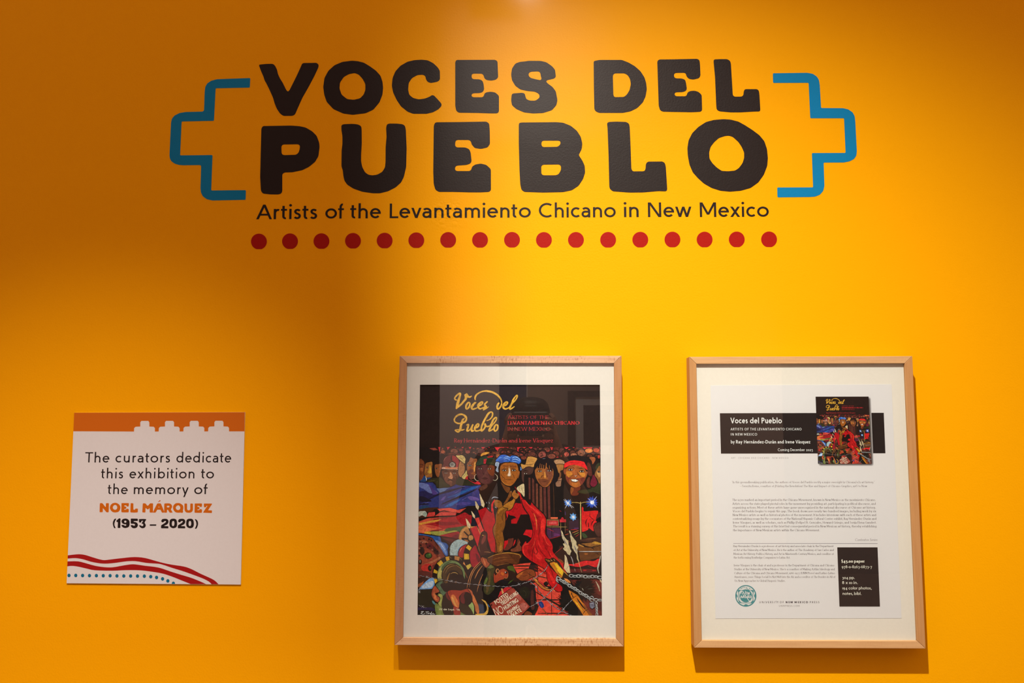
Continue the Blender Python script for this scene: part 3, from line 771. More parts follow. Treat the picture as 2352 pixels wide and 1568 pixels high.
S B 150,82,34|632,640 680,580 740,480 860,520 900,460 980,520 1060,600 1092,680 1085,800 1035,940 960,1040 880,1072 800,1045 710,940 650,820 632,720
s B 120,62,40|880,640 1040,640 1070,800 1000,900 950,860
s B 110,55,30|700,880 760,870 960,880 1000,920 930,1020 870,1060 790,1030
s B 165,95,35|700,700 800,700 780,800 700,860
p B 14,9,13|690,600 700,520 760,460 735,600
p B 14,9,13|750,600 765,490 800,460 790,600
p B 14,9,13|800,600 812,480 850,460 830,610
p B 14,9,13|850,620 860,470 910,450 885,610
p B 14,9,13|920,560 925,450 980,470 985,630 950,600
p B 14,9,13|1000,620 990,480 1050,560 1075,680
l B 20,10,8 16|690,640 740,620 820,640
l B 20,10,8 16|905,620 980,620 1060,640
e B|750,672,55,17
e B|985,660,55,17
l B 60,28,14 12|850,640 850,760 800,800 800,840 860,850
l B 60,28,14 12|920,840 940,800 910,740
s B 190,120,50|860,700 890,700 900,820 860,830
l B 25,10,8 12|780,930 860,935 955,920
l B 70,32,16 10|770,900 860,880 950,900
l B 120,120,130 10|820,360 890,355
S B 70,40,32|300,640 330,600 440,570 590,580 560,720 480,760 360,770 350,970 300,850
S B 185,125,58|285,488 390,505 455,310 680,350 640,440 610,510 590,570 480,550 400,570 320,620 290,560
l B 25,14,10 12|385,505 500,510 610,480
l B 120,75,30 8|450,420 620,430
l B 120,75,30 8|470,370 640,380
l B 20,10,8 20|330,690 400,650 470,680
e B|395,730,52,16
S B 200,172,125|170,1100 230,1040 345,985 365,1100 362,1310 290,1230 210,1170
l B 30,20,14 8|240,1050 230,1110 260,1180
l B 30,20,14 8|300,1020 300,1120 350,1230
p B 176,14,16|120,1060 140,1070 180,1170 260,1220 300,1330 440,1480 530,1520 545,1450 660,1575 500,1700 300,1560 250,1300
S A 42,90,170|1990,420 2060,330 2130,270 2250,265 2352,310 2400,285 2500,290 2600,350 2635,430 2570,490 2450,480 2352,430 2280,455 2170,470 2080,450
l A 130,160,205 26|2190,350 2260,310 2340,320 2380,360
l A 150,175,210 16|2200,380 2270,350 2350,390
l A 95,140,200 22|2030,390 2100,340 2170,330
l A 140,168,205 24|2400,350 2480,315 2570,350 2610,410
l A 155,180,212 18|2400,400 2470,370 2550,390 2600,430
l A 120,150,195 18|2400,440 2480,430 2560,450
l A 25,45,85 12|2400,330 2390,390 2420,440
l A 25,45,85 9|2430,370 2520,340 2590,380
l A 25,45,85 9|2430,415 2510,395 2570,415
l A 25,45,85 9|2180,400 2260,370 2340,400
s A 30,70,140|2080,420 2160,390 2200,440 2130,490
l A 20,40,90 14|2352,420 2380,360 2340,320
S A 150,160,175|1960,490 2030,440 2090,470 2075,560 2090,620 2060,700 2000,650 2030,570 1985,530
s A 80,115,165|2550,540 2620,560 2650,640 2580,640
s A 16,9,8|2090,480 2560,480 2600,700 2480,1010 2352,1090 2200,1010 2110,900
S A 152,80,22|2115,560 2200,475 2352,458 2500,475 2552,560 2565,680 2535,850 2440,990 2352,1040 2240,1010 2150,930 2110,800
s A 175,105,35|2150,900 2250,990 2400,1020 2330,1030 2220,1000
s A 120,58,18|2200,520 2330,540 2500,530 2500,580 2350,570 2200,560
s A 175,112,55|2320,560 2350,560 2395,770 2385,815 2300,808 2262,775 2310,700
s A 215,185,160|2330,600 2345,600 2370,740 2360,790 2310,790 2300,760 2325,700
l A 40,18,8 9|2262,775 2300,812 2350,800 2390,810 2400,770
l A 40,18,8 8|2310,560 2300,640 2310,700 2270,760
l A 40,18,8 8|2390,570 2400,640 2395,720
l A 205,170,140 12|2190,610 2260,590
e A|2215,652,58,17
e A|2450,650,58,17
l A 25,12,8 14|2150,640 2210,600 2280,610
l A 25,12,8 14|2380,610 2440,600 2500,630
l A 40,20,10 12|2120,720 2160,800 2220,850 2220,900
l A 40,20,10 12|2400,720 2450,790 2460,870
l A 30,14,8 12|2220,875 2350,885 2430,880
l A 110,55,20 10|2170,550 2350,520 2500,550
s A 150,80,30|2560,660 2600,700 2560,850 2540,800
s A 105,55,20|2130,950 2240,1040 2352,1080 2352,1160 2290,1215 2200,1110
s B 14,11,14|1370,470 1390,400 1440,330 1560,280 1750,280 1900,360 1960,520 1960,640 1900,560 1500,520
S B 155,78,32|1400,640 1440,580 1560,520 1720,530 1850,590 1910,680 1900,800 1870,910 1760,1040 1660,1080 1580,1065 1480,990 1410,880 1398,760
s B 110,42,30|1410,800 1500,820 1640,860 1860,830 1870,910 1780,1020 1720,900 1560,850 1480,900 1500,1000 1420,900
s B 185,110,35|1410,680 1500,680 1570,740 1480,830 1420,760
s B 190,115,40|1720,700 1880,720 1880,790 1800,810
s B 175,95,35|1540,960 1640,960 1740,980 1700,1060 1600,1060
p B 212,28,30|1390,462 1520,408 1620,400 1760,415 1860,440 1890,500 1960,620 1955,655 1830,570 1700,525 1600,512 1510,525 1365,592 1355,520
l B 120,10,14 8|1420,470 1560,450 1740,465
e B|1520,632,62,22
e B|1800,675,58,22
l B 22,10,8 16|1420,610 1490,575 1570,570 1620,620
l B 22,10,8 16|1720,610 1790,600 1870,630
l B 22,10,8 12|1480,800 1560,780 1600,740
l B 22,10,8 12|1700,680 1700,740 1760,800
l B 22,10,8 12|1590,770 1640,800 1680,800
l B 210,190,170 12|1620,780 1650,800 1665,775
p B 40,10,8|1510,875 1640,865 1730,905 1650,955 1560,940
p B 225,212,195|1530,880 1640,876 1715,910 1640,938 1560,920
s B 100,38,20|1525,1075 1620,1090 1765,1060 1740,1180 1690,1275 1530,1265
s B 130,65,25|1525,1080 1600,1095 1570,1200 1525,1250
s B 130,60,35|1345,640 1390,600 1400,740 1360,740
s B 150,75,40|1905,680 1945,700 1910,820 1890,790
S B 40,44,22|1700,1190 1850,1130 2000,1120 2200,950 2262,960 2264,1240 2190,1220 2100,1180 1900,1240
l B 80,85,50 10|2090,1180 2220,1230
S B 105,18,38|2010,990 2060,830 2080,760 2120,800 2185,950 2150,1030 2080,1065
s B 85,35,25|1930,480 2000,480 2050,650 2050,790 1960,760
s B 90,40,28|1930,880 2000,820 1990,1000 2020,1080 1930,1060
s B 40,44,24|2140,580 2180,490 2264,465 2264,600 2180,640
s B 130,80,38|2120,760 2200,590 2264,560 2264,970 2220,940 2180,850
s B 185,130,70|2170,680 2264,720 2230,830
e B|2225,690,36,16
s B 150,75,40|1990,330 2110,320 2140,390 2070,500 2050,420
S A 95,38,36|690,510 695,400 740,330 810,285 890,268 960,275 1040,340 1095,430 1105,570 650,560
s A 148,42,42|920,285 1020,325 1090,440 1100,575 1010,575 980,460 920,400
l A 20,12,12 26|900,275 885,370 915,440
l A 170,110,90 10|700,420 730,350 780,310
o A 18,14,14|915,512,92,82
o A 150,142,128|915,512,68,62
o A 110,104,95|905,500,46,34
p A 215,160,130|575,600 650,570 1100,575 1190,640 900,632 620,612
p A 195,105,60|740,555 850,575 1080,585 1090,612 740,605
l A 18,12,10 10|575,600 640,628 900,645 1190,650
S A 105,58,38|665,660 860,645 1060,660 1060,850 1010,970 930,1030 860,1048 780,1000 700,860 665,740
s A 75,40,28|940,820 1050,800 1000,970 900,1030
s A 190,125,85|855,700 895,720 928,830 880,870 808,830 850,790
l A 22,12,10 26|690,700 760,670 840,690
l A 22,12,10 26|900,690 970,670 1040,700
e A|755,718,42,12
e A|965,722,42,12
l A 25,14,12 26|790,920 860,880 940,930
l A 130,85,60 16|810,950 870,930 920,950
l A 150,100,70 8|750,800 740,870
l A 150,100,70 8|970,800 990,870
S A 48,46,22|530,1080 525,940 610,830 680,880 760,980 860,1055 700,1075
s A 40,40,20|1060,830 1180,900 1235,1030 1000,1000
l A 110,100,45 8|530,1000 540,900 600,830
S A 118,58,28|95,395 180,405 215,470 225,560 210,720 180,880 100,900
s A 165,90,45|110,600 180,590 180,680 120,660
l A 14,8,8 14|95,510 150,500 190,530
S A 152,92,38|250,480 330,450 415,450 400,640 405,820 290,830 215,740 230,600
s A 200,150,52|340,530 375,540 392,700 350,732 295,700 330,620
e A|285,585,26,12
l A 14,8,8 12|270,690 240,760 300,740
S A 140,75,36|480,515 560,500 655,500 610,690 570,820 510,780 478,650
e A|520,605,26,12
s A 25,62,110|95,925 150,880 200,790 240,800 260,930
s A 25,62,110|285,835 385,830 300,880
l A 205,195,180 22|245,800 265,860 270,910
s A 45,42,20|270,930 400,850 520,840 600,820 530,930 520,1060 480,960 400,945
l A 110,100,40 10|300,940 400,915 480,905
S A 162,105,60|1105,430 1200,490 1225,600 1200,740 1120,820 1060,700
l A 25,14,10 10|1140,540 1180,545
S A 205,168,98|1005,285 1080,280 1150,272 1215,310 1245,390 1222,480 1150,430 1080,370
l A 25,14,10 8|1060,320 1130,350 1200,420
l A 25,14,10 8|1100,290 1150,320
S A 200,170,95|1150,820 1240,700 1262,650 1305,740 1300,800 1220,870
l A 25,14,10 8|1180,840 1260,720
s A 18,13,13|1235,480 1250,360 1330,260 1440,230 1560,280 1610,340 1550,400 1450,380 1340,420 1290,560
S A 145,78,40|1280,500 1330,430 1370,330 1440,360 1530,370 1520,560 1490,680 1495,780 1440,865 1370,830 1300,740
s A 105,55,45|1300,680 1400,620 1450,670 1380,740 1480,800 1370,900 1480,920 1340,860
s A 212,140,65|1460,480 1500,440 1480,660 1450,665
e A|1355,528,48,16
l A 25,14,10 14|1290,490 1350,465 1420,480
l A 30,14,10 12|1390,745 1480,750
S A 192,35,42|1310,880 1400,930 1490,955 1540,920 1620,970 1610,1000 1490,995 1400,960
p A 185,38,42|1225,875 1260,810 1305,780 1305,880
s A 38,38,22|1180,880 1300,890 1480,990 1600,1010 1250,1030
S A 62,32,30|1510,560 1600,500 1750,480 1940,480 1980,620 1960,820 1890,960 1770,1010 1650,980 1560,880 1510,730
s A 85,42,40|1525,570 1620,515 1760,490 1800,600 1790,700 1870,900 1770,995 1660,965 1575,860 1525,720
s A 112,48,20|1785,600 1850,520 1940,500 1968,640 1945,780 1870,775 1800,690
s A 60,26,28|1640,850 1720,820 1810,850 1720,890
l A 20,10,12 10|1640,860 1720,850 1810,855
l A 25,12,14 10|1690,620 1680,720 1720,760 1770,740
e A|1610,608,50,17
e A|1840,610,52,17
l A 22,10,12 14|1540,570 1610,545 1680,590
l A 22,10,12 14|1760,580 1830,560 1900,580
S A 38,55,38|1520,530 1545,430 1620,330 1760,290 1900,330 1985,380 1975,450 1960,520 1900,510 1740,490
s A 25,35,18|1740,490 1790,370 1980,370 1970,450 1950,520
l A 80,90,40 8|1750,480 1880,470 1960,490
p A 190,40,50|1700,375 1775,358 1745,490 1695,480
p A 190,25,30|1775,312 1920,288 1935,318 1810,335
s A 205,135,52|1625,300 1640,240 1700,205 1790,192 1845,210 1800,240 1700,270
l A 205,185,150 14|1520,745 1470,790 1475,860 1520,905 1575,912
l A 205,185,150 14|1975,735 2035,790 2040,860 1990,905 1930,890
s A 85,48,34|1590,1085 1700,1020 1785,1010 1785,1080 1640,1160
S D 172,12,16|290,0 385,0 440,80 490,115 530,120 545,60 600,130 720,230 850,360 905,460 912,560 890,700 890,850 980,980 1050,1090 1072,1180 1070,1280 1130,1370 1230,1480 1340,1600 1340,1680 1430,1850 1480,1940 1350,1900 1200,1860 1150,1950 1170,2060 1290,2150 1310,2260 1200,2290 1080,2200 1000,2110 940,1980 920,1830 850,1710 620,1570 450,1470 340,1370 295,1250 315,1150 400,1030 425,1085 530,985 578,850 570,700 500,400 430,310 340,170
s D 150,4,12|500,420 600,560 640,760 600,960 560,1000 590,850 580,700
s D 208,40,32|380,0 440,120 600,250 700,360 800,420 760,330 600,200 500,140
s D 150,6,12|640,330 760,480 780,700 740,900 720,700 700,520
s D 205,35,28|800,480 880,500 860,800 900,1000 800,900 770,700
s D 150,6,12|820,900 900,1050 960,1200 900,1250 840,1080
l D 120,3,8 26|700,560 740,720 720,880 760,1050
l D 120,3,8 22|560,1120 540,1260 480,1400
l D 120,3,8 26|700,1120 760,1260 860,1380 960,1500
l D 120,3,8 22|880,1180 960,1300 1040,1440 1150,1560
l D 120,3,8 22|520,250 640,400 720,500
l D 205,40,32 18|780,560 800,700 780,840
l D 205,45,35 18|700,1000 740,1120 820,1250
l D 205,45,35 18|1000,1250 1020,1360 1120,1500
l D 120,3,8 24|640,1640 760,1740 880,1830
l D 120,3,8 22|960,1600 1040,1760 1080,1900 1160,2060
s D 205,45,35|320,1180 340,1120 410,1080 480,1100 360,1150 350,1300 420,1420 340,1340
s D 150,6,12|480,1100 560,1000 620,1000 560,1200 500,1380 450,1300
s D 205,35,30|620,1200 700,1300 800,1420 760,1500 640,1400
s D 150,6,12|600,1700 700,1760 860,1780 900,1850 800,1800
s D 205,30,26|960,1780 1050,1900 1130,2000 1100,2100 1010,1950
l D 214,105,50 26|595,330 640,430 665,560 675,740
l D 200,60,40 16|640,960 600,1120 540,1200
l D 200,60,40 14|870,980 930,1080 1010,1150
l D 14,6,6 14|565,1568 560,1400 575,1240 605,1180
l D 14,6,6 14|640,1000 650,1160 690,1290 660,1350 610,1310 600,1200
l D 14,6,6 16|290,0 350,180 440,320 500,400
l D 14,6,6 18|545,60 720,240 850,360 910,470 915,570 895,700 895,850 985,980
l D 14,6,6 18|300,1260 350,1380 560,1550 850,1710
p D 12,6,6|385,0 470,-20 545,-20 540,60 530,110 490,110 440,70
p D 66,30,55|925,695 1272,700 1272,890 985,970 925,850
p D 30,12,26|1035,700 1045,930 1060,930 1050,700
p D 92,40,80|1100,820 1240,850 1260,890 1100,910
p D 38,18,34|1480,520 1720,480 1725,725 1480,740
p D 80,35,75|1600,700 1720,680 1720,725 1620,725
l D 60,40,90 24|1385,280 1390,380
l D 130,25,30 24|1240,260 1290,290
l D 150,34,32 14|985,978 1275,897
l D 150,34,32 14|1118,1345 1330,1170
l D 170,40,36 14|935,705 1108,790
l D 195,80,50 18|1380,870 1472,843
l D 195,30,35 16|1525,742 1690,742
l D 195,30,35 14|1410,745 1460,745
l D 200,110,60 18|1560,822 1720,760
l D 150,140,60 14|1605,865 1725,808
l D 165,40,36 14|1640,922 1738,848
l D 165,40,36 12|1480,1050 1520,1020
p D 120,85,50|922,480 1222,485 1228,645 922,655
p D 178,38,38|935,510 1205,515 1205,630 935,635
p D 200,75,70|980,540 1170,540 1170,600 980,600
p D 205,90,55|1022,428 1200,428 1200,472 1022,472
p D 185,36,42|1245,483 1402,483 1405,556 1250,556
o D 185,36,42|1315,475,34,44
l D 145,110,62 18|1272,560 1275,752
l D 120,80,48 18|1382,560 1385,832
l D 160,125,72 18|930,672 1430,672
S D 200,28,26|1800,205 1842,200 1850,280 2000,275 2190,265 2205,330 2150,500 2180,550 2110,620 2095,780 1980,700 1950,745 1850,785 1800,740
l D 20,8,8 24|1940,460 1900,560 1920,660
l D 20,8,8 26|1960,560 1975,690
l D 80,10,10 30|2110,500 2060,560 2030,640
l D 20,8,8 14|2010,280 2000,400 2080,480 2180,540
s D 82,22,24|2150,480 2200,330 2270,300 2275,400 2220,440
S D 72,36,28|2100,680 2130,590 2190,568 2275,572 2278,880 2200,905 2140,820
l D 130,80,60 10|2110,700 2140,600
s D 40,60,30|1800,830 1880,840 1940,930 1850,950
S D 62,34,24|1740,1020 1900,960 2100,932 2280,940 2282,1050 1900,1040
s D 120,72,40|1900,980 2150,950 2100,975
S D 130,80,32|1790,1090 1930,1075 2050,1060 2130,1028 2285,1090 2285,1125 2160,1165 1960,1165 1860,1120
s D 175,120,40|2060,1080 2140,1035 2285,1085 2200,1110
S D 98,56,22|1710,1105 1800,1130 1870,1175 2100,1190 2285,1135 2288,1275 1730,1275
s D 165,110,45|1710,1105 1800,1130 1860,1170 1780,1160
l D 15,10,8 22|1830,1120 1950,1165 2040,1180 2190,1130
l D 15,10,8 30|2040,1190 2110,1230
l D 205,195,185 18|1725,1285 2288,1285
p D 88,48,20|1725,1305 2288,1305 2250,1440 2030,1485 2000,1520 1900,1510 1770,1525
o D 140,75,28|1905,1345,45,24
l D 15,10,8 18|2150,1330 2200,1340 2220,1370
s F 110,48,20|1190,70 1300,120 1360,210 1260,160
S F 195,28,30|1490,220 1620,215 1770,160 1900,132 2100,140 2215,80 2240,120 2170,290 2050,270 1950,240 1800,280 1700,290 1490,250
s F 170,80,45|1620,200 1700,190 1690,210
p F 78,26,24|1490,350 1700,330 2160,330 2180,420 1900,430 1500,430
l F 195,30,35 26|1830,375 1920,370
l F 195,30,35 20|2060,380 2160,378
p F 22,16,18|1790,290 1950,238 2160,305 2170,335 1820,330
l F 85,38,30 16|1930,260 2060,320
p F 100,36,28|1480,620 2150,600 2300,640 2300,1505 2000,1505 1700,900 1480,700
s F 70,28,24|1800,1000 2280,1000 2280,1400 2100,1200
k F 18,14,10|1850,850,380,60
k F 18,14,10|1480,1180,330,48
k F 18,14,10|1640,1420,240,36
l F 80,80,60 6|1700,760 1800,820
l F 80,80,60 6|1880,820 1980,760
l F 110,110,90 6|1950,840 2080,830
l F 190,180,150 14|1810,820 1840,880
p F 15,10,8|870,70 1000,90 1080,50 1140,90 1240,170 1340,360 1500,560 1640,740 1560,860 1480,720 1300,580 1180,470 1000,290 880,130
p F 120,80,30|885,90 970,108 1030,150 980,170 900,120
l F 175,130,70 22|1020,105 1060,140
l F 190,150,80 14|1095,90 1130,140
p F 178,100,24|1000,190 1100,160 1180,185 1240,270 1350,420 1310,540 1280,570 1180,455 1010,230
p F 212,160,28|1100,190 1170,200 1340,420 1310,520 1260,460 1200,400 1180,340
l F 215,170,60 14|1240,270 1300,350 1450,500
p F 205,120,60|1350,570 1440,590 1500,640 1525,695 1420,670
p F 75,30,22|1480,580 1560,620 1640,740 1600,760
l F 20,12,10 14|1190,450 1250,470 1280,500
p F 185,100,24|1470,870 1540,900 1570,920 1700,1000 1810,1170 1850,1200 1960,1370 2080,1505 1840,1505 1760,1380 1560,1110 1490,960
p F 210,150,28|1570,1090 1680,1180 1800,1340 1830,1420 1740,1320
p F 120,62,22|1820,1180 1960,1360 2080,1505 1990,1505 1880,1350
p F 16,10,8|1540,910 1570,1000 1600,1040 1580,1060 1530,960
p F 16,10,8|1665,1045 1780,1190 1890,1340 1880,1358 1800,1280 1710,1150
l F 15,10,8 14|1560,1100 1620,1040 1700,1000
l F 15,10,8 16|1830,1480 1870,1400 1960,1350
y D 182,158,118|1285,760 1345,850 1360,900 1440,1010 1470,1030 1478,1140 1540,1280 1500,1380 1420,1330 1340,1215 1360,1170 1320,1080 1370,1080 1320,950 1300,860
l D 105,92,100 26|1340,960 1390,1060 1440,1130
l D 110,98,105 16|1310,850 1350,930
y D 182,158,118|1485,770 1525,790 1560,900 1640,1010 1670,1110 1710,1180 1690,1280 1700,1400 1745,1568 1700,1500 1655,1350 1600,1260 1550,1160 1570,1130 1530,980 1510,880
l D 110,98,105 26|1600,1130 1650,1230 1660,1300
l D 110,98,105 18|1510,830 1540,900
p F 190,165,125|1370,-20 1400,10 1425,60 1445,150 1490,280 1512,440 1430,430 1350,320 1372,200
l F 110,98,105 16|1420,110 1430,200
l F 140,125,120 26|1520,20 1560,100 1600,260
l F 150,130,110 14|1620,330 1635,400
l F 185,155,100 14|1690,20 1720,160 1800,430
l F 165,150,130 40|2270,10 2230,200 2200,330 2230,450
l F 180,150,110 34|2250,590 2290,680
l F 165,145,115 36|2150,650 2220,780 2250,900
c F|1500,510 2290,545|62,34|9
c F|1190,560 2080,1130|64,34|13
c F|2110,1110 2300,1110|58,30|2
c F|2160,1170 2180,1505|48,24|5
l F 145,140,132 40|1180,520 1170,620 1220,680
l F 150,145,142 22|2000,1060 2040,1020 2090,1050 2090,1090
p F 14,12,14|1975,1180 2110,1150 2145,1300 2060,1352 1995,1310
p F 98,94,104|1990,1185 2100,1165 2125,1290 2060,1335 2005,1300
l F 165,160,170 12|2000,1210 2110,1190
l F 190,185,195 8|2050,1290 2065,1310
p E 20,12,10|1840,1205 2425,782 2870,1285 2640,1520 1970,1520
p E 142,52,38|1855,1210 2425,795 2855,1282 2630,1505 1990,1505
s E 165,85,70|2600,1250 2700,1180 2800,1270 2700,1380
s E 160,75,62|2500,1010 2560,960 2640,1060 2600,1130
o E 12,8,8|1893,1238,16,22
o E 12,8,8|2425,808,14,20
w E|70,490 250,540 420,565 640,600 900,650 1200,700 1500,730 1800,760 2100,775 2352,778 2720,690 2850,640 3050,520 3210,390 3310,240
w F|500,650 640,770 720,880 850,1030 1050,1230 1300,1390 1540,1500
w F|500,1290 650,1210 760,1140 860,1060 1040,880 1190,710
w F|1170,1490 1320,1370 1420,1250 1560,1110
w E|60,1240 150,1280 260,1310
w E|100,780 90,900 90,950
q D|1455,1475|0
"""
def star(cx, cy, R, r, n, seed):
    rr = random.Random(seed); o = []
    for i in range(2*n):
        a = math.pi*i/n; k = (R if i % 2 == 0 else r)*rr.uniform(.8, 1.1); o.append((cx+k*math.cos(a), cy+k*math.sin(a)))
    return o
def paint(pr):
    Z = 10.8889
    for ln in MURAL.strip().split('\n'):
        head, *rest = ln.split('|'); h = head.split(); kind = h[0]
        if kind == 'h':                                            # the far crowd
            rr = random.Random(4)
            for row in range(3):
                for i in range(24):
                    x = 560+i*172+rr.uniform(-50, 50)+row*70; y = 150+row*72+rr.uniform(-26, 22); r = rr.uniform(72, 108)
                    if x < 1000 and row == 0 and x < 620: continue
                    t = lambda L: [(955+a/Z, 1020+b/Z) for a, b in L]
                    pr.poly([t(oval(x, y, r+12, r*.9+10, 14))], (22, 12, 10))
                    pr.poly([t(oval(x, y+8, r-8, r*.8-6, 12))], rr.choice([(62, 30, 24), (84, 40, 30), (46, 24, 19), (70, 34, 30)]))
                    for k in range(4):
                        c = rr.choice([(165, 62, 45), (180, 50, 42), (150, 92, 60), (110, 52, 36), (135, 60, 44), (24, 13, 11), (24, 13, 11)])
                        a = rr.uniform(0, 3.1); u, v = x+rr.uniform(-.5, .5)*r, y+rr.uniform(-.4, .45)*r
                        for s_ in strips([(u-.28*r*math.cos(a), v-.16*r*math.sin(a)), (u, v-.05*r), (u+.28*r*math.cos(a), v+.16*r*math.sin(a))], [4, r*.2, 4]): pr.poly([t(s_)], c, same=True)
            t = lambda L: [(955+a/Z, 1020+b/Z) for a, b in L]
            pr.poly([t([(85, 70), (560, 66), (600, 230), (1000, 300), (1200, 270), (1900, 300), (2500, 300), (3100, 340), (3600, 330), (4610, 300), (4610, 700), (85, 700)])], (19, 13, 12))
            pr.poly([t([(335, 100), (480, 88), (560, 140), (440, 150)])], (140, 60, 45))
            for cx, cy, rx, ry, c in ((3160, 265, 95, 85, (130, 62, 50)), (3400, 300, 95, 60, (120, 58, 42)), (4140, 215, 95, 80, (130, 75, 52)), (3770, 250, 60, 55, (170, 70, 55)), (3950, 270, 80, 50, (150, 85, 60)), (4330, 160, 95, 55, (200, 110, 55)), (2900, 250, 100, 60, (88, 42, 32)), (4520, 150, 80, 50, (180, 70, 45)), (2060, 290, 50, 60, (150, 85, 50)), (1300, 190, 60, 40, (140, 62, 50)), (960, 180, 90, 70, (120, 68, 50)), (680, 190, 55, 40, (170, 85, 50)), (1640, 170, 90, 60, (95, 50, 44)), (2700, 340, 70, 40, (120, 50, 34)), (2520, 240, 60, 30, (110, 50, 34)), (4580, 310, 30, 45, (170, 55, 40)), (1130, 140, 50, 30, (120, 45, 40)), (900, 250, 90, 40, (95, 48, 34)), (2000, 215, 90, 30, (110, 52, 34))):
                pr.poly([t(oval(cx, cy, rx+12, ry+10, 16))], (20, 12, 10)); pr.poly([t(oval(cx, cy, rx, ry, 16))], c)
                for k in range(7):
                    a = rr.uniform(0, 3.1); u, v = cx+rr.uniform(-.6, .6)*rx, cy+rr.uniform(-.6, .6)*ry; f_ = rr.choice([.35, .5, 1.25, 1.35, .25])
                    cc = (min(235, int(c[0]*f_)), min(200, int(c[1]*f_*rr.uniform(.7, 1.1))), int(c[2]*f_*.9))
                    for s_ in strips([(u-.35*rx*math.cos(a), v-.3*ry*math.sin(a)), (u+4, v+5), (u+.35*rx*math.cos(a), v+.3*ry*math.sin(a))], [3, ry*.2, 3]): pr.poly([t(s_)], cc, same=True)
                    pr.last = False
            continue
        ox, oy = TL[h[1]]; tr = lambda L: [(ox+p[0]/Z, oy+p[1]/Z) for p in L]
        c = tuple(int(v) for v in h[2].split(',')) if len(h) > 2 else None
        if kind in 'psyS': 
            q = pts(rest[0])
            if kind in 'sS': q = catmull(q, True, 3)
            if kind == 'S':
                for s_ in strips(q, 30, True): pr.poly([tr(s_)], (17, 9, 8), same=True)
            if kind == 'y':
                rr = random.Random(7); q2 = []
                for i, p in enumerate(q):
                    n = q[(i+1) % len(q)]
                    for k in range(3):
                        tt = k/3; q2.append((p[0]+(n[0]-p[0])*tt+rr.uniform(-12, 12), p[1]+(n[1]-p[1])*tt+rr.uniform(-12, 12)))
                q = q2
            pr.poly([tr(q)], c)
        elif kind == 'l':
            q = catmull(pts(rest[0]), False, 3); w_ = float(h[3]); n = len(q)
            wd = [w_*min(1, .35+1.6*min(i, n-1-i)/n) for i in range(n)]
            for s_ in strips(q, wd): pr.poly([tr(s_)], c, same=True)
            pr.last = False
        elif kind == 'o': pr.poly([tr(oval(*[float(v) for v in rest[0].split(',')]))], c)
        elif kind == 'e':
            x, y, rx, ry = (float(v) for v in rest[0].split(','))
            pr.poly([tr(oval(x, y, rx*1.1, ry*1.45, 12))], (28, 14, 10)); pr.poly([tr(oval(x, y+2, rx*.78, ry*.75, 12))], (200, 178, 158)); pr.poly([tr(oval(x, y, ry*1.1, ry*1.1, 10))], (20, 12, 10))
        elif kind == 'b':
            for i, (x, y) in enumerate(pts(rest[0])): pr.poly([tr(star(x, y, 34, 20, 5, i))], c)
        elif kind == 'f':
            x, y, rx, ry, n = (float(v) for v in rest[0].split(',')); rr = random.Random(int(x))
            for i in range(int(n)):
                a = x+rr.uniform(-rx, rx); b = y+rr.uniform(-ry, ry); v = rr.choice([(190, 192, 185), (130, 145, 145), (115, 110, 100)])
                for s_ in strips([(a, b), (a+22, b-26)], 7): pr.poly([tr(s_)], v)
        elif kind == 'k':
            x, y, R, n = (float(v) for v in rest[0].split(',')); pr.poly([tr(star(x, y, R, R*.68, int(n), int(x)))], c)
        elif kind == 'c':                                           # painted chain
            (a, b), (rx, ry), (n,) = pts(rest[0]), pts(rest[1])[0], pts(rest[2])[0]
            ang = math.atan2(b[1]-a[1], b[0]-a[0])
            for i in range(int(n)):
                t = (i+.5)/n; cx = a[0]+(b[0]-a[0])*t; cy = a[1]+(b[1]-a[1])*t+math.sin(i*1.7)*8; e_ = ry if i % 2 == 0 else ry*.7
                L = [(cx+x*math.cos(ang)-y*math.sin(ang), cy+x*math.sin(ang)+y*math.cos(ang)) for x, y in oval(0, 0, rx, e_, 14)]
                for s_ in strips(L, 30, True): pr.poly([tr(s_)], (16, 13, 12), same=True)
                pr.last = False
                for s_ in strips(L, 17, True): pr.poly([tr(s_)], (150, 144, 136), same=True)
                pr.last = False
                for s_ in strips(L[7:12], 7): pr.poly([tr(s_)], (215, 208, 198), same=True)
                pr.last = False
        elif kind == 'w':                                           # painted barbed wire
            q = catmull(pts(rest[0]), False, 5)
            q = [(x, y+(7 if i % 2 else -7)) for i, (x, y) in enumerate(q)]
            for s_ in strips(q, 20): pr.poly([tr(s_)], (25, 18, 18), same=True)
            pr.last = False
            for i, s_ in enumerate(strips(q, 11)): pr.poly([tr(s_)], (150, 140, 138) if i % 4 else (70, 62, 62), same=True)
            pr.last = False
            for i in range(6, len(q)-2, 14):
                for dx, dy in ((26, 30), (30, -24)):
                    for s_ in strips([(q[i][0]-dx, q[i][1]-dy), (q[i][0]+dx, q[i][1]+dy)], 8): pr.poly([tr(s_)], (165, 155, 150), same=True)
                pr.last = False
        elif kind == 'q':                                           # the street lamps
            for (cx, cy, R, c0, c1, n) in ((1455, 80, 105, (42, 95, 165), (95, 140, 200), 9), (2060, 60, 165, (34, 52, 135), (60, 100, 185), 13), (1585, 425, 105, (75, 130, 180), (130, 170, 205), 8)):
                pr.poly([tr(star(cx, cy, R, R*.7, n, 3))], c0); pr.poly([tr(star(cx, cy, R*.7, R*.36, n, 5))], c1); pr.poly([tr(oval(cx, cy, R*.3, R*.3, 14))], (222, 210, 228))
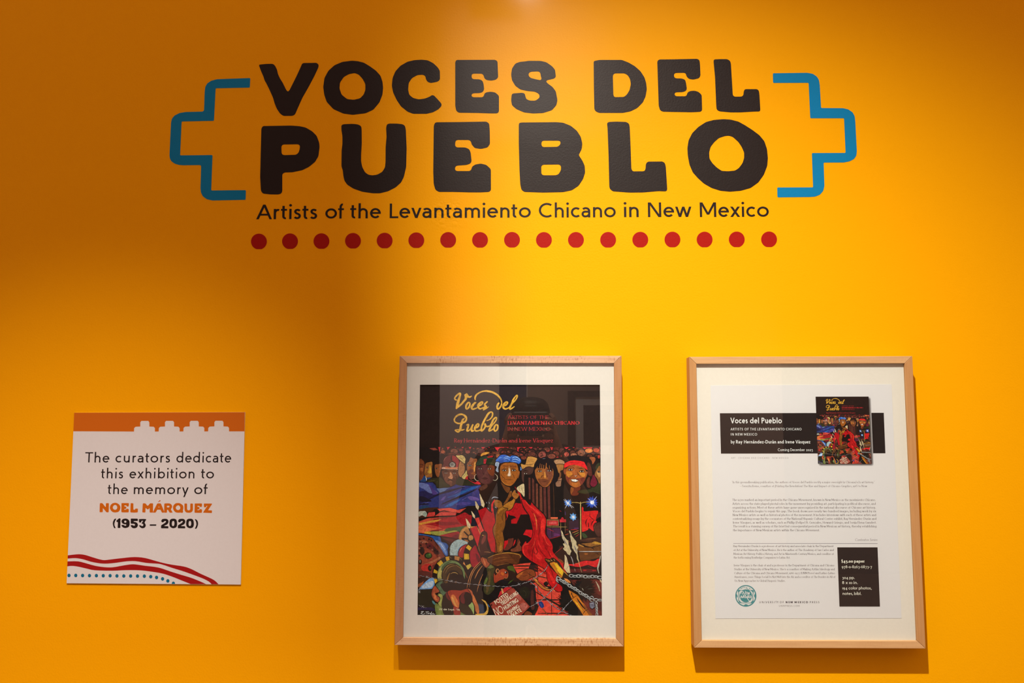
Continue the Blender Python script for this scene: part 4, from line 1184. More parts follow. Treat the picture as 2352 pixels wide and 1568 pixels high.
            for a in ((1455, 80, 1345, -10), (1455, 80, 1375, -30), (1455, 80, 1520, -20), (1455, 80, 1380, 210), (1455, 80, 1560, 205), (1455, 80, 1600, 190), (2060, 60, 2175, -90), (2060, 60, 2180, 190), (2060, 60, 1960, -40)):
                for s_ in strips([(a[0], a[1]), (a[2], a[3])], [14, 4]): pr.poly([tr(s_)], (215, 208, 225))
            for L, w_ in (([(1768, 45), (1775, 985)], 26), (catmull([(1550, 62), (1690, 62), (1768, 85)], False, 3), 14), (catmull([(1768, 85), (1860, 55), (2010, 50)], False, 3), 14)):
                for s_ in strips(L, w_): pr.poly([tr(s_)], (168, 138, 78), same=True)
                pr.last = False
    cr = (218, 202, 170)
    e = lambda x, y: (955+x/Z, 1275+y/Z)
    for tx, a, b, cap, wt in (('POSTED', (2010, 1235), (2330, 1010), 105, .16), ('TRESSPASSING', (2165, 1262), (2575, 958), 95, .17), ('HUNTING', (2235, 1375), (2575, 1150), 105, .17), ('FISHING', (2320, 1480), (2600, 1290), 88, .17), ('NO', (2005, 1520), (2215, 1430), 200, .09), ('IVATE', (2420, 1545), (2660, 1395), 100, .17)):
        (x0, y0), (x1, y1) = e(*a), e(*b)
        ink_text(pr, tx, x0, x1, y0, y1, cap/Z, cr, wt=wt, track=.16)
    (x0, y0), (x1, y1) = e(590, 1365), e(1100, 1382)
    ink_text(pr, "22 de Sept. '76", x0, x1, y0, y1, 42/Z, cr, wt=.16)
    for q in ('120,1460 170,1400 130,1405 200,1400 140,1455 200,1470 230,1440', '240,1410 330,1405 280,1410 260,1475', '280,1440 320,1440 300,1470 350,1440 360,1475 400,1410 380,1475 420,1460 440,1440 430,1470 490,1465'):
        for s_ in strips(catmull(pts(q), False, 4), 9): pr.poly([[e(*p) for p in s_]], (205, 200, 190), same=True)
    pr.last = False
HAND = [
 '270,470,40 205,435,45 215,370,45 280,300,55 350,255,60 378,270,60 355,370,65 320,480,80 285,600,85 245,745,40', '245,740,40 300,680,60 400,600,60 470,520,60 545,430,70 560,350,90 540,280,80', '550,262,80 590,320,90 640,360,60 700,360,50 745,325,14',
 '640,530,50 575,610,60 555,700,55 585,745,50 650,690,55 682,600,50 670,545,40 635,530,40', '870,565,75 840,550,55 780,620,70 740,690,75 760,750,50 830,740,50 925,700,25',
 '960,650,50 1040,610,50 1090,550,45 1060,520,45 1000,560,60 945,620,65 950,690,60 1000,740,50 1080,715,40 1160,680,35', '1245,505,40 1160,585,55 1165,640,60 1200,665,50 1185,720,60 1100,785,30', '1095,750,30 1150,700,25 1160,745,40 1230,710,30 1282,670,12',
 '862,470,24 845,400,50 880,310,55 980,230,45 1120,180,45 1250,180,60 1400,215,60 1550,300,60 1650,410,50 1690,520,36 1680,620,40 1635,700,50 1575,750,50 1545,680,55 1570,600,60 1615,545,45',
 '1760,650,45 1840,610,50 1878,545,50 1850,520,45 1790,560,60 1740,640,60 1750,710,60 1810,745,50 1880,725,40 1950,690,35', '2100,665,25 2040,710,40 1960,750,50 1955,690,60 2030,540,60 2050,470,55 2110,370,40 2175,312,45 2185,360,45 2140,450,40 2080,510,45 2020,570,45',
 '535,1020,40 500,960,30 430,915,55 330,930,60 235,995,50 185,1090,45 220,1165,45 320,1205,50 430,1195,50 530,1145,60 572,1060,50 540,970,55 430,912,50', '520,1045,20 460,1080,55 425,1180,75 395,1290,70 375,1400,75 340,1450,50 300,1475,50 210,1420,30 300,1405,35 420,1415,45 515,1392,20',
 '565,1260,25 635,1240,50 620,1320,60 592,1430,60 650,1430,40 720,1350,40 785,1230,40', '785,1230,40 740,1330,60 740,1440,60 810,1430,40', '870,1345,50 940,1310,50 968,1240,45 930,1218,45 870,1290,65 835,1380,65 870,1440,50 950,1435,45 1040,1395,50',
 '1210,1118,26 1300,1085,34 1380,1000,44 1405,890,45 1360,840,45 1270,890,60 1190,1020,60 1120,1150,60 1060,1290,60 1045,1440,50 1110,1400,50 1165,1310,50 1160,1220,65 1210,1300,45 1320,1290,50', '1320,1290,50 1370,1210,60 1430,1080,55 1515,1010,40 1525,1080,40 1455,1190,40 1370,1280,50 1300,1400,60 1295,1445,45 1380,1410,45 1430,1375,45', '1530,1230,45 1470,1300,60 1450,1390,55 1485,1448,45 1550,1395,50 1570,1290,50 1540,1235,45']
def cover(pr, letter_step=True):
    """the whole book cover: black head panel, calligraphy, red lines and the painting"""
    paint(pr)
    pr.poly([[(964.4, 883.2), (1377.9, 883.4), (1379.3, 1026.6), (962.9, 1026.0)]], (30, 17, 13))
    for q in HAND:
        q = catmull(pts(q), False, 5)
        for s_ in strips(q, None): pr.poly([[(1030+x/13.835, 885+y/13.835) for x, y in s_]], (214, 155, 48), same=True)
        pr.last = False
    k = lambda x, y: (880+x/3.92, 790+y/3.92)
    for tx, xa, xb, y, cap, wt, c in (('ARTISTS OF THE', 1123, 1492, 672, 30, .10, (165, 40, 42)), ('LEVANTAMIENTO CHICANO', 1123, 1768, 725, 32, .17, (208, 40, 44)), ('IN NEW MEXICO', 1123, 1505, 779, 32, .10, (165, 42, 42)), ('Ray Hernández-Durán and Irene Vásquez', 641, 1530, 885, 36, .12, (190, 46, 50))):
        (x0, y0), (x1, y1) = k(xa, y), k(xb, y)
        ink_text(pr, tx, x0, x1, y0, y1, cap/3.92, c, wt=wt, thin=.055, serif=.07, xh=.66, track=.19, space=.34)
# ------------------------------------------------------------------ the room
def structure(o): o['kind'] = 'structure'; return o
structure(box('wall_back', -4.6, 4.6, 0, .15, 0, 4.6, M['wall']))
structure(box('floor', -6.5, 6.5, -7.6, .15, -.1, 0, M['floor']))
structure(box('wall_front', -6.5, 6.5, -7.7, -7.6, 0, 7.5, M['dark_wall']))
structure(box('wall_partition', -.64, -.02, -4.75, -4.6, 0, 4.6, M['grey_wall']))
structure(box('wall_partition', -.02, 1.76, -4.76, -4.6, 0, 4.6, M['brown_wall']))
tag(box('hanging_banner', -.22, -.03, -4.6, -4.59, 1.0, 2.4, M['bluecloth']), 'dark blue hanging panel on the grey partition, mirrored in the poster glass', 'banner')
structure(box('added_bulkhead_1', -.50, 1.10, -4.6, -4.5, 3.55, 4.6, M['white_wall']))       # added pale bulkhead, its reflection makes the sheen high on the yellow wall
# ------------------------------------------------------------------ big film letters (each traced in an enlarged view of the photograph)
S = 3.92
R1, R2, R3 = (360, 100), (880, 100), (1400, 100)
TITLE = [
('V', 'VOCES, first letter of the top row', R1, ['918,190 985,183 1045,182 1065,198 1083,235 1090,270 1110,315 1133,350 1165,415 1180,434 1195,420 1225,360 1260,290 1290,225 1308,182 1322,175 1440,173 1458,190 1455,215 1420,290 1370,385 1310,490 1270,580 1245,638 1225,650 1140,651 1110,630 1080,585 1060,535 1048,490 1010,405 985,355 970,330 962,300 940,250']),
('O', 'VOCES, round letter right of the V', R1, ['1755,154 1810,158 1865,172 1920,205 1975,245 2015,290 2033,345 2038,400 2032,460 2005,530 1950,595 1880,627 1765,641 1680,630 1590,590 1530,525 1508,460 1499,390 1510,310 1545,245 1600,195 1670,165', '1782,265 1820,280 1855,320 1878,365 1878,420 1862,460 1830,493 1775,506 1715,500 1665,460 1645,405 1650,350 1685,300 1730,275']),
('C', 'VOCES, open round letter', R2, ['345,145 400,150 450,175 490,212 511,245 512,325 490,343 430,355 400,345 385,320 380,293 360,280 310,283 260,310 230,355 225,415 235,460 270,490 320,502 375,495 415,480 440,463 458,467 490,500 525,540 527,560 500,590 450,618 390,632 270,632 220,613 160,565 120,505 90,440 78,380 85,310 110,250 155,200 220,163 280,149']),
('E', 'VOCES, between its C and its S', R2, ['660,147 1010,146 1030,160 1036,305 1015,325 975,333 930,328 910,310 905,285 890,271 810,270 797,280 797,308 810,320 870,322 895,335 905,365 910,415 895,437 870,445 810,447 796,458 797,475 812,483 895,483 907,470 912,450 930,438 970,433 1010,440 1043,470 1043,612 1030,628 960,628 850,624 680,622 658,605 649,560 649,165']),
('S', 'VOCES, its last letter', R2, ['1280,160 1310,155 1420,156 1470,168 1520,203 1548,235 1556,300 1540,315 1475,330 1468,342 1480,357 1525,390 1555,430 1570,510 1560,555 1520,600 1440,625 1350,629 1270,620 1200,590 1160,555 1152,510 1158,455 1175,448 1255,442 1275,450 1283,480 1290,500 1320,513 1370,514 1400,495 1411,475 1400,450 1365,433 1300,427 1235,413 1190,380 1160,330 1152,280 1160,225 1190,180 1230,165', '1330,253 1400,250 1415,262 1420,295 1427,315 1418,330 1370,320 1325,308 1308,285 1312,265']),
('D', 'DEL, its first letter', R3, ['-143,158 -90,147 110,147 170,170 230,205 280,250 315,305 330,355 336,410 325,475 300,530 250,580 190,610 120,624 -95,624 -125,610 -137,590 -141,400', '45,268 135,268 165,285 185,320 192,365 180,420 155,460 130,480 45,482 35,465 30,285']),
('E', 'DEL, its middle letter', R3, ['445,143 560,142 790,137 810,150 815,190 819,290 805,312 755,324 715,318 693,295 688,272 675,263 595,264 580,275 582,303 598,313 650,314 680,325 688,350 697,410 685,428 655,437 600,438 585,448 588,466 602,474 685,474 697,460 702,440 725,427 765,424 800,434 830,462 834,600 820,614 740,618 560,615 480,613 455,600 443,560 430,160']),
('L', 'DEL, its last letter', R3, ['940,143 990,140 1060,140 1085,155 1093,180 1110,465 1125,478 1190,477 1205,465 1210,425 1220,410 1330,410 1345,425 1350,460 1358,600 1350,611 1300,612 1180,619 1090,619 990,610 965,595 961,560 950,300 937,160']),
('P', 'PUEBLO, first letter of the lower row', R1, ['955,742 1210,738 1290,744 1340,755 1400,790 1440,830 1462,890 1466,930 1455,1015 1425,1065 1370,1110 1310,1140 1220,1158 1150,1160 1130,1175 1130,1330 1120,1350 1095,1358 1020,1357 955,1350 938,1325 931,1200 937,960 942,765', '1135,908 1275,906 1290,920 1286,955 1275,985 1252,1001 1140,1004 1124,990 1122,925']),
('U', 'PUEBLO, right of the P', R1, ['1662,735 1680,726 1760,722 1810,727 1840,742 1845,770 1846,900 1840,1000 1840,1060 1850,1110 1875,1158 1905,1180 1940,1186 1985,1180 2030,1155 2055,1115 2060,1060 2061,930 2069,840 2065,760 2072,728 2090,720 2160,720 2215,726 2235,740 2243,775 2246,850 2250,940 2246,1110 2225,1200 2200,1250 2150,1295 2080,1330 2010,1347 1945,1347 1850,1333 1770,1305 1715,1270 1690,1235 1680,1190 1675,1140 1663,1105 1665,960 1672,900 1672,835 1663,780']),
('E', 'PUEBLO, right of the U', R2, ['480,708 700,706 930,702 955,720 960,780 962,905 940,935 880,948 825,940 798,910 790,880 775,868 665,867 650,880 648,920 662,934 740,935 775,950 788,980 797,1060 785,1080 750,1092 665,1098 648,1110 647,1135 660,1147 780,1147 795,1132 800,1108 830,1088 880,1080 930,1092 970,1130 971,1320 955,1335 880,1339 780,1339 640,1335 500,1335 470,1315 455,1260 451,1150 456,740 465,715']),
('B', 'PUEBLO, the one with two small holes', R2, ['1225,715 1245,710 1560,707 1620,712 1690,740 1745,785 1780,840 1794,900 1788,950 1761,1003 1795,1055 1815,1100 1819,1160 1800,1220 1760,1280 1700,1320 1620,1337 1440,1341 1270,1335 1245,1315 1235,1270 1228,1150 1221,900 1221,730', '1440,874 1585,874 1598,885 1594,910 1570,929 1440,931 1426,918 1426,885', '1440,1090 1585,1088 1602,1103 1600,1140 1580,1175 1555,1185 1440,1185 1425,1172 1424,1103']),
('L', 'PUEBLO, between its B and its O', R3, ['-23,715 -5,705 60,702 150,705 175,720 182,750 190,930 197,1130 210,1150 310,1149 323,1135 328,1080 345,1062 480,1061 500,1078 507,1110 513,1200 520,1315 510,1330 440,1328 300,1340 180,1341 30,1330 5,1310 -2,1290 -9,1000 -18,760']),
('O', 'PUEBLO, the big last letter', R3, ['1025,680 1090,684 1160,702 1220,735 1290,780 1350,825 1395,880 1418,950 1426,1030 1420,1100 1390,1180 1340,1250 1270,1300 1180,1325 1085,1333 1000,1325 920,1300 850,1260 800,1215 750,1160 720,1090 705,1010 701,940 712,870 745,805 800,750 870,705 940,687', '1075,829 1110,840 1160,885 1190,930 1212,980 1212,1030 1198,1075 1165,1120 1130,1143 1070,1149 1010,1146 965,1115 925,1075 900,1035 897,980 910,930 945,885 985,850 1040,832']),
]
FT = .0003
for ch, wh, (ox, oy), loops in TITLE:
    L = [[(ox+x/S, oy+y/S) for x, y in soften(pts(l), 7)] for l in loops]
    tag(decal('wall_letter', L, M['black'], 0, FT), 'large black letter %s of the word %s' % (ch, wh), 'letter', 'large black title letters')
lb = '842,310 640,317 540,321 490,335 455,358 437,390 432,430 426,600 415,612 260,616 205,625 160,648 137,675 129,710 122,850 115,1000 117,1030 130,1058 160,1080 200,1092 245,1095 390,1093 400,1100 394,1300 398,1340 415,1375 450,1400 500,1412 800,1406 803,1319 490,1322 502,1003 210,1006 224,701 515,695 530,402 838,396'
rb = '1471,267 1780,263 1830,272 1865,295 1885,325 1893,370 1905,580 2100,581 2150,592 2190,620 2208,655 2213,700 2227,970 2222,1010 2200,1040 2160,1060 2110,1070 1928,1071 1935,1280 1925,1325 1895,1360 1850,1378 1800,1381 1512,1384 1510,1295 1833,1294 1822,985 2126,984 2112,672 1808,672 1793,353 1473,354'
tag(decal('stepped_bracket', [[(360+x/S, 100+y/S) for x, y in soften(pts(lb), 5)]], M['blue'], 0, FT), 'blue stepped bracket opening left of the big black title', 'bracket', 'blue brackets around the title')
tag(decal('stepped_bracket', [[(1400+x/S, 100+y/S) for x, y in soften(pts(rb), 5)]], M['blue'], 0, FT), 'blue stepped bracket closing right of the big black title', 'bracket', 'blue brackets around the title')
ORD = 'first second third fourth fifth sixth seventh eighth ninth tenth eleventh twelfth thirteenth fourteenth fifteenth sixteenth seventeenth'.split()
dots = [(560+x/S, 440+y/S) for x, y in zip((136, 416, 699, 983, 1268, 1553, 1840, 2127), (449, 447, 446, 443, 441, 438, 435, 435))]
dots += [(1140+x/3.357, 440+y/3.357) for x, y in zip((121, 367, 614, 862, 1110, 1358, 1606, 1854, 2103), (371.5, 372.5, 372, 371.5, 370.5, 369.5, 369.5, 368.5, 368))]
for i, (x, y) in enumerate(dots):
    q = [(px, min(py, y+17.4)) for px, py in oval(x, y, 18.2, 18.2, 40)]
    where = 'leftmost of the row' if i == 0 else 'rightmost of the row' if i == 16 else '%s from the left in the row' % ORD[i]
    tag(decal('red_dot', [q], M['red'], 0, FT), 'round red dot under the black subtitle, %s' % where, 'dot', 'row of red dots under the subtitle')
sub = empty('subtitle_lettering', 'thin black line of lettering between the big title and the red dots', 'lettering'); sub.location = P(1176, 500)
subs = []
for tx, a, b, y in (('Artists', 588.6, 728.9, 503), ('of', 747, 790.1, 501.7), ('the', 804.1, 874.5, 501.2), ('Levantamiento', 895, 1219.2, 500), ('Chicano', 1237.7, 1414.4, 499), ('in', 1433.4, 1467.1, 498.3), ('New', 1488.5, 1588.3, 498), ('Mexico', 1607.7, 1766.2, 497.8)):
    sl = -.0043*(b-a)/2
    film_letters(sub, tx, a, b, y-sl, y+sl, 33.5, M['black'], 0, FT, wt=.132, xh=.70, track=.165)
for o in list(sub.children): o.matrix_parent_inverse = Matrix.Translation(-sub.location)
def settle(root):
    """children are modelled in room coordinates; keep them there under the root's own place"""
    for o in root.children: o.matrix_parent_inverse = Matrix.Translation(-root.location)
# ------------------------------------------------------------------ dedication board
bd = empty('dedication_board', 'white square board with black text and an orange top band, left of the frames', 'sign'); 
BDD = .0026; bq = [(170.4, 947.6), (562.4, 946.4), (552.8, 1342), (153, 1339)]
bd.location = P(360, 1340)
decal('board', [bq], M['board'], .0004, BDD-.0004, bd)
k1 = lambda x, y: (120+x/4.704, 920+y/4.704); k2 = lambda x, y: (120+x/4.704, 1100+y/4.704)
band = [(237, 130), (2080, 125), (2077, 331), (1910, 331), (1910, 293), (1896, 279), (1850, 277), (1850, 231), (1838, 216), (1764, 216), (1752, 231), (1752, 277), (1702, 279), (1686, 293), (1684, 331)]
for k in range(3):
    dx = 269*(k+1)-2*k
    band += [(x-dx+2, y+.6*(k+1)) for x, y in ((1910, 331), (1910, 293), (1896, 279), (1850, 277), (1850, 231), (1838, 216), (1764, 216), (1752, 231), (1752, 277), (1702, 279), (1686, 293), (1684, 331))]
band += [(228, 330)]
decal('orange_band', [[k1(*p) for p in band]], M['orange'], BDD, .00005, bd)['label'] = 'orange band notched by four white stepped shapes'
w1 = '168,823 240,814 300,811 360,820 440,845 520,868 570,874 640,866 760,852 890,841 1000,851 1100,878 1200,905 1300,925 1420,943 1500,970 1600,1020 1700,1065 1755,1095 1797,1135'
w1b = '1722,1135 1690,1105 1620,1070 1500,1025 1400,990 1300,960 1180,920 1120,912 1020,905 900,886 800,888 700,902 600,912 520,910 420,892 330,865 250,853 167,858'
w2 = '165,888 280,888 370,910 460,935 560,950 650,952 740,937 840,921 900,921 1000,935 1150,955 1280,998 1400,1035 1500,1065 1600,1105 1662,1134'
w2b = '1495,1133 1400,1095 1300,1055 1200,1022 1080,1000 950,985 800,983 650,989 460,984 380,968 280,945 210,937 162,942'
for a, b in ((w1, w1b), (w2, w2b)):
    decal('wavy_stripe', [[k2(*p) for p in catmull(pts(a), False, 3)+catmull(pts(b), False, 3)]], M['dred'], BDD, .00005, bd)['label'] = 'dark red wavy stripe'
for x, y in zip((181, 254, 328, 402, 477, 551, 625, 699, 773, 847, 921, 995, 1064, 1127, 1192, 1249, 1309), (1040, 1040, 1041, 1042, 1042, 1043, 1043, 1045, 1046, 1046, 1047, 1048, 1053, 1062, 1077, 1099, 1126)):
    q = [(px, min(py, 1131)) for px, py in oval(x, y, 17.5, 19.5, 20)]
    decal('teal_dot', [[k2(*p) for p in q]], M['teal'], BDD, .00005, bd)
def line_part(name, parent, mat, depth, words, cap, **kw):
    """a printed line or block as one part of the print"""
    v = []; f = []; i = 0
    for tx, a, b, y0, y1 in words:
        for ch, ls in run_px(tx, a, b, y0, y1, cap, **kw):
            i = 0
            for l in ls:
                i += 1
                fl, ts = tri([l]); k = len(v); v += [P(x, y, depth+.00003+i*8e-7) for x, y in fl]
                for t in ts:
                    a_, b_, c_ = (v[k+j] for j in t); cr = (b_[0]-a_[0])*(c_[2]-a_[2])-(b_[2]-a_[2])*(c_[0]-a_[0])
                    t = tuple(k+j for j in t); f.append(t if cr > 0 else t[::-1])
    me = bpy.data.meshes.new(name); me.from_pydata(v, [], f); me.update(); return link(name, me, mat, parent)
K = 6.533
for ws, y in (((('The', 98, 463), ('curators', 555, 1377), ('dedicate', 1470, 2292)), 240), ((('this', 338, 672), ('exhibition', 765, 1740), ('to', 1838, 2033)), 478), ((('the', 437, 738), ('memory', 830, 1652), ('of', 1737, 1940)), 714)):
    line_part('text_line', bd, M['kink'], BDD, [(t, 180+a/K, 180+b/K, 1025+y/K, 1025+y/K+.2) for t, a, b in ws], 23.6, wt=.125, xh=.66, track=.25)
N1, N2 = (220, 1140), (355, 1140)
NAME = [
(N1, ['160,245 235,245 255,255 340,365 375,395 378,260 395,247 480,247 492,262 485,580 470,592 405,590 385,575 300,465 265,435 262,570 250,588 150,588 143,570 150,300']),
(N1, ['725,230 800,245 880,300 920,370 925,430 900,520 840,580 730,600 640,585 570,530 530,450 530,390 560,310 630,250', '740,312 785,340 808,400 795,455 765,490 720,497 670,480 638,430 640,385 670,340 705,315']),
(N1, ['970,243 1235,245 1243,260 1238,350 1225,370 1190,378 1160,365 1145,335 1130,330 1075,332 1068,345 1080,372 1130,375 1145,395 1145,440 1135,457 1070,468 1065,480 1075,492 1130,490 1150,465 1190,455 1225,465 1240,490 1235,580 1225,593 1090,597 975,590 957,570 960,400 965,255']),
(N1, ['1308,245 1395,250 1410,262 1412,480 1425,497 1460,495 1475,475 1485,450 1570,450 1580,465 1578,580 1560,595 1450,603 1310,595 1295,580 1300,400']),
(N1, ['1770,250 1855,255 1875,270 1925,335 1950,347 1975,325 2030,260 2050,252 2140,255 2150,270 2145,590 2135,602 2030,600 2020,585 2022,430 1965,480 1948,487 1925,470 1868,420 1862,585 1850,600 1755,595 1745,580 1760,300']),
(N2, ['115,255 225,255 245,280 285,375 345,520 362,560 358,604 290,605 270,590 225,495 100,492 40,600 -60,604 -62,590 5,445 95,270', '165,362 187,405 145,408']),
(N2, ['205,128 228,155 220,170 135,215 130,205 180,145']),
(N2, ['370,258 500,252 580,260 640,305 660,365 650,420 610,480 675,590 665,603 575,605 555,590 500,495 470,495 465,590 455,605 362,605 360,450 362,300', '475,345 550,345 560,365 548,405 475,408 462,395 462,360']),
(N2, ['885,240 950,250 1010,285 1060,325 1080,380 1080,450 1060,530 1075,570 1065,595 1020,617 985,600 880,608 800,595 740,550 700,480 688,410 700,350 740,290 800,250', '895,325 930,345 965,395 962,450 935,490 880,508 830,490 795,440 800,390 840,345']),
(N2, ['1120,262 1205,260 1220,275 1220,470 1235,505 1275,520 1320,505 1338,470 1340,270 1355,260 1430,262 1440,280 1440,500 1415,560 1360,600 1290,608 1200,600 1150,565 1128,510 1120,400']),
(N2, ['1515,258 1770,258 1782,275 1778,370 1760,388 1720,392 1695,375 1680,350 1620,348 1605,362 1615,385 1665,388 1685,405 1685,460 1670,475 1610,485 1600,497 1612,508 1670,507 1695,475 1730,467 1770,480 1782,505 1778,595 1765,608 1640,612 1510,605 1498,590 1502,400 1505,270']),
(N2, ['1855,260 2150,262 2160,275 2140,310 2015,500 2020,515 2140,517 2155,530 2153,608 2140,618 1990,612 1830,605 1822,590 1840,560 1985,345 1950,345 1940,370 1930,395 1895,408 1860,395 1850,370 1848,280'])]
two = '430,832 480,850 520,895 525,950 510,1000 470,1045 370,1095 360,1108 500,1110 515,1120 522,1185 505,1192 260,1190 243,1180 243,1090 260,1070 400,980 432,940 425,918 380,915 350,945 320,970 280,965 252,935 252,895 290,845 350,835'
zero = ['700,828 770,835 820,870 842,940 848,1040 835,1120 790,1170 700,1192 620,1165 570,1115 555,1040 560,950 575,880 620,840', '700,912 735,930 745,990 742,1060 725,1095 690,1110 660,1090 648,1040 652,970 670,925']
sh = lambda s_, d: ' '.join('%g,%g' % (x+d, y) for x, y in pts(s_))
YEARS = [
(N1, ['740,822 768,840 720,930 695,1020 705,1090 745,1175 725,1192 690,1185 655,1110 635,1020 645,940 690,850']),
(N1, ['865,818 915,818 930,835 925,1000 922,1170 905,1180 830,1178 820,1165 830,960 780,945 768,915 780,895']),
(N1, ['1105,822 1180,835 1245,885 1270,950 1268,1060 1245,1130 1190,1165 1110,1182 1040,1170 985,1130 962,1080 975,1062 1040,1060 1075,1085 1110,1102 1140,1085 1145,1055 1135,1042 1060,1040 990,1000 962,940 970,890 1010,845', '1110,898 1145,920 1148,950 1135,975 1100,985 1070,965 1065,930 1085,905']),
(N1, ['1320,825 1560,828 1578,840 1580,905 1570,917 1430,920 1412,945 1490,955 1555,990 1585,1060 1565,1130 1520,1175 1440,1192 1370,1175 1320,1125 1308,1080 1320,1068 1390,1070 1420,1092 1450,1092 1475,1070 1465,1035 1430,1022 1340,1020 1310,1005 1312,840']),
(N1, ['1620,845 1780,838 1885,845 1895,860 1830,975 1832,990 1860,1020 1878,1080 1860,1140 1810,1180 1745,1192 1680,1165 1630,1110 1618,1085 1640,1075 1695,1080 1720,1105 1750,1112 1780,1085 1785,1050 1765,1022 1720,1020 1718,1005 1775,905 1720,910 1705,950 1690,975 1650,980 1620,965 1618,860']),
(N1, ['2025,1042 2272,1042 2268,1095 2022,1095']),
(N2, [two]), (N2, zero), (N2, [sh(two, 630)]), (N2, [sh(z_, 628) for z_ in zero]),
(N2, ['1520,848 1550,850 1600,890 1630,960 1635,1040 1610,1130 1570,1205 1540,1210 1510,1205 1545,1130 1570,1050 1560,960 1530,890 1505,860'])]
for rows, mt in ((NAME, 'orange'), (YEARS, 'kink')):
    for (ox, oy), loops in rows:
        decal('bold_letter', [[(ox+x/16.333, oy+y/16.333) for x, y in soften(pts(l), 10)] for l in loops], M[mt], BDD, .00005, bd)
settle(bd)
# ------------------------------------------------------------------ picture frames
FD, MATD, GL0 = .034, .0285, .0318
def grow(q, d):
    cx = sum(p[0] for p in q)/4; cy = sum(p[1] for p in q)/4
    return [(x+(d if x > cx else -d), y+(d if y > cy else -d)) for x, y in q]
def make_frame(root, outer, inner, mh, mv, foot):
    root.location = foot
    O = [P(x, y, FD) for x, y in outer]; I = [P(x, y, FD) for x, y in inner]
    for i in range(4):                                              # top, right, bottom, left
        j = (i+1) % 4
        a, b, c, d = Vector(O[i]), Vector(O[j]), Vector(I[j]), Vector(I[i])
        e = (b-a).normalized()*.00012; a = a+e; d = d+e; b = b-e; c = c-e
        fr_ = [a, b, c, d]; bk = [Vector((v.x, -.005, v.z)) for v in fr_]
        me = bpy.data.meshes.new('frame_rail')
        me.from_pydata([tuple(v) for v in fr_+bk], [], [(3, 2, 1, 0), (4, 5, 6, 7), (0, 1, 5, 4), (1, 2, 6, 5), (2, 3, 7, 6), (3, 0, 4, 7)]); me.update()
        o = link('frame_rail', me, mv if i % 2 else mh, root)
        bv = o.modifiers.new('edge', 'BEVEL'); bv.width = .0006; bv.segments = 2
        o['label'] = ('upper rail', 'right stile', 'lower rail', 'left stile')[i]
    # everything behind the lip spans a little under the rails
    xs = [v[0] for v in I]; zs = [v[2] for v in I]
    box('backing', min(xs)-.0015, max(xs)+.0015, -.0250, -.0060, min(zs)-.0015, max(zs)+.0015, M['kraft'], root)
    g = box('glass', min(xs)-.0001, max(xs)+.0001, -.0326, -GL0, min(zs)-.0001, max(zs)+.0001, M['glass'], root); g['label'] = 'clear glazing'
    # bumper pads that hold the frame off the wall
    for sx in (min(xs), max(xs)):
        box('bumper', sx-.004, sx+.004, -.005, 0, min(zs)-.006, min(zs)+.002, M['kraft'], root)
f1 = empty('picture_frame', 'maple framed colourful painted poster with gold script, between the board and the flyer frame', 'picture frame', 'two maple framed prints')
o1 = [(917.8, 817.3), (1427.7, 817.0), (1432.6, 1484.4), (906.2, 1480.9)]
i1 = [(934.3, 833.4), (1410.4, 833.6), (1415.2, 1466.0), (925.2, 1463.9)]
make_frame(f1, o1, i1, M['rail_h'], M['rail_v'], P(1170, 1482, FD))
pq = [(964.7, 883.4), (1377.7, 883.5), (1382.6, 1413.9), (959.0, 1412.3)]
mt_ = decal('mat_board', [grow(i1, 1.5), list(reversed(grow(pq, .2)))], M['mat1'], .0263, MATD-.0263, f1)
pr = Print(.0262, (218, 198, 180), 5e-6)
pr.poly([grow(pq, 2)], (14, 9, 8))
cover(pr)
po = pr.build('poster_print', M['ink'], f1); po['label'] = 'poster of a crowded red and blue painting under gold script'
settle(f1)
f2 = empty('picture_frame', 'maple framed white printed flyer with small cover picture, rightmost on the wall', 'picture frame', 'two maple framed prints')
o2 = [(1583.0, 819.3), (2095.5, 817.6), (2126.3, 1489.0), (1594.4, 1487.0)]
i2 = [(1599.5, 835.4), (2078.1, 834.1), (2107.2, 1471.6), (1611.8, 1470.3)]
make_frame(f2, o2, i2, M['rail_h2'], M['rail_v2'], P(1860, 1489, FD))
decal('mat_board', [grow(i2, 1.5)], M['mat2'], .0251, .0279-.0251, f2)
g_ = lambda x, y: (1560+x/3.92, 790+y/3.92); h_ = lambda x, y: (1560+x/3.92, 1168+y/3.92)
sq = [g_(282, 372), g_(1912, 362), h_(2002, 986), h_(327, 989)]
SHD = .0283
sheet = decal('flyer_sheet', [sq], M['paper'], .0279, SHD-.0279, f2); sheet['label'] = 'white printed sheet'
R2F = (236, 222, 214)
def block(name, label=None): 
    p_ = Print(SHD, R2F, 6e-6, None, (.62, .70, .73)); p_.nm = name; p_.lb = label; return p_
def done(p_, mat='ink_flat'):
    o = p_.build(p_.nm, M[mat], sheet)
    if p_.lb: o['label'] = p_.lb
    return o
b_ = block('title_band', 'black band with white text')
b_.poly([[g_(366, 622), g_(1842, 618), g_(1857, 983), g_(376, 986)]], (34, 26, 24))
W_ = (238, 228, 218)
def gt(p_, tx, a, b, y, cap, c, f=g_, dy=0, **kw):
    (x0, y0), (x1, y1) = f(a, y), f(b, y+dy); ink_text(p_, tx, x0, x1, y0, y1, cap/3.92, c, **kw)
for tx, a, b in (('Voces', 462, 618), ('del', 638, 719), ('Pueblo', 742, 925)): gt(b_, tx, a, b, 713, 51, W_, wt=.17, xh=.70, track=.15)
gt(b_, 'ARTISTS OF THE LEVANTAMIENTO CHICANO', 463, 1102, 776, 22, W_, wt=.15, track=.36, space=.42)
gt(b_, 'IN NEW MEXICO', 465, 702, 823, 22, W_, wt=.15, track=.36, space=.42)
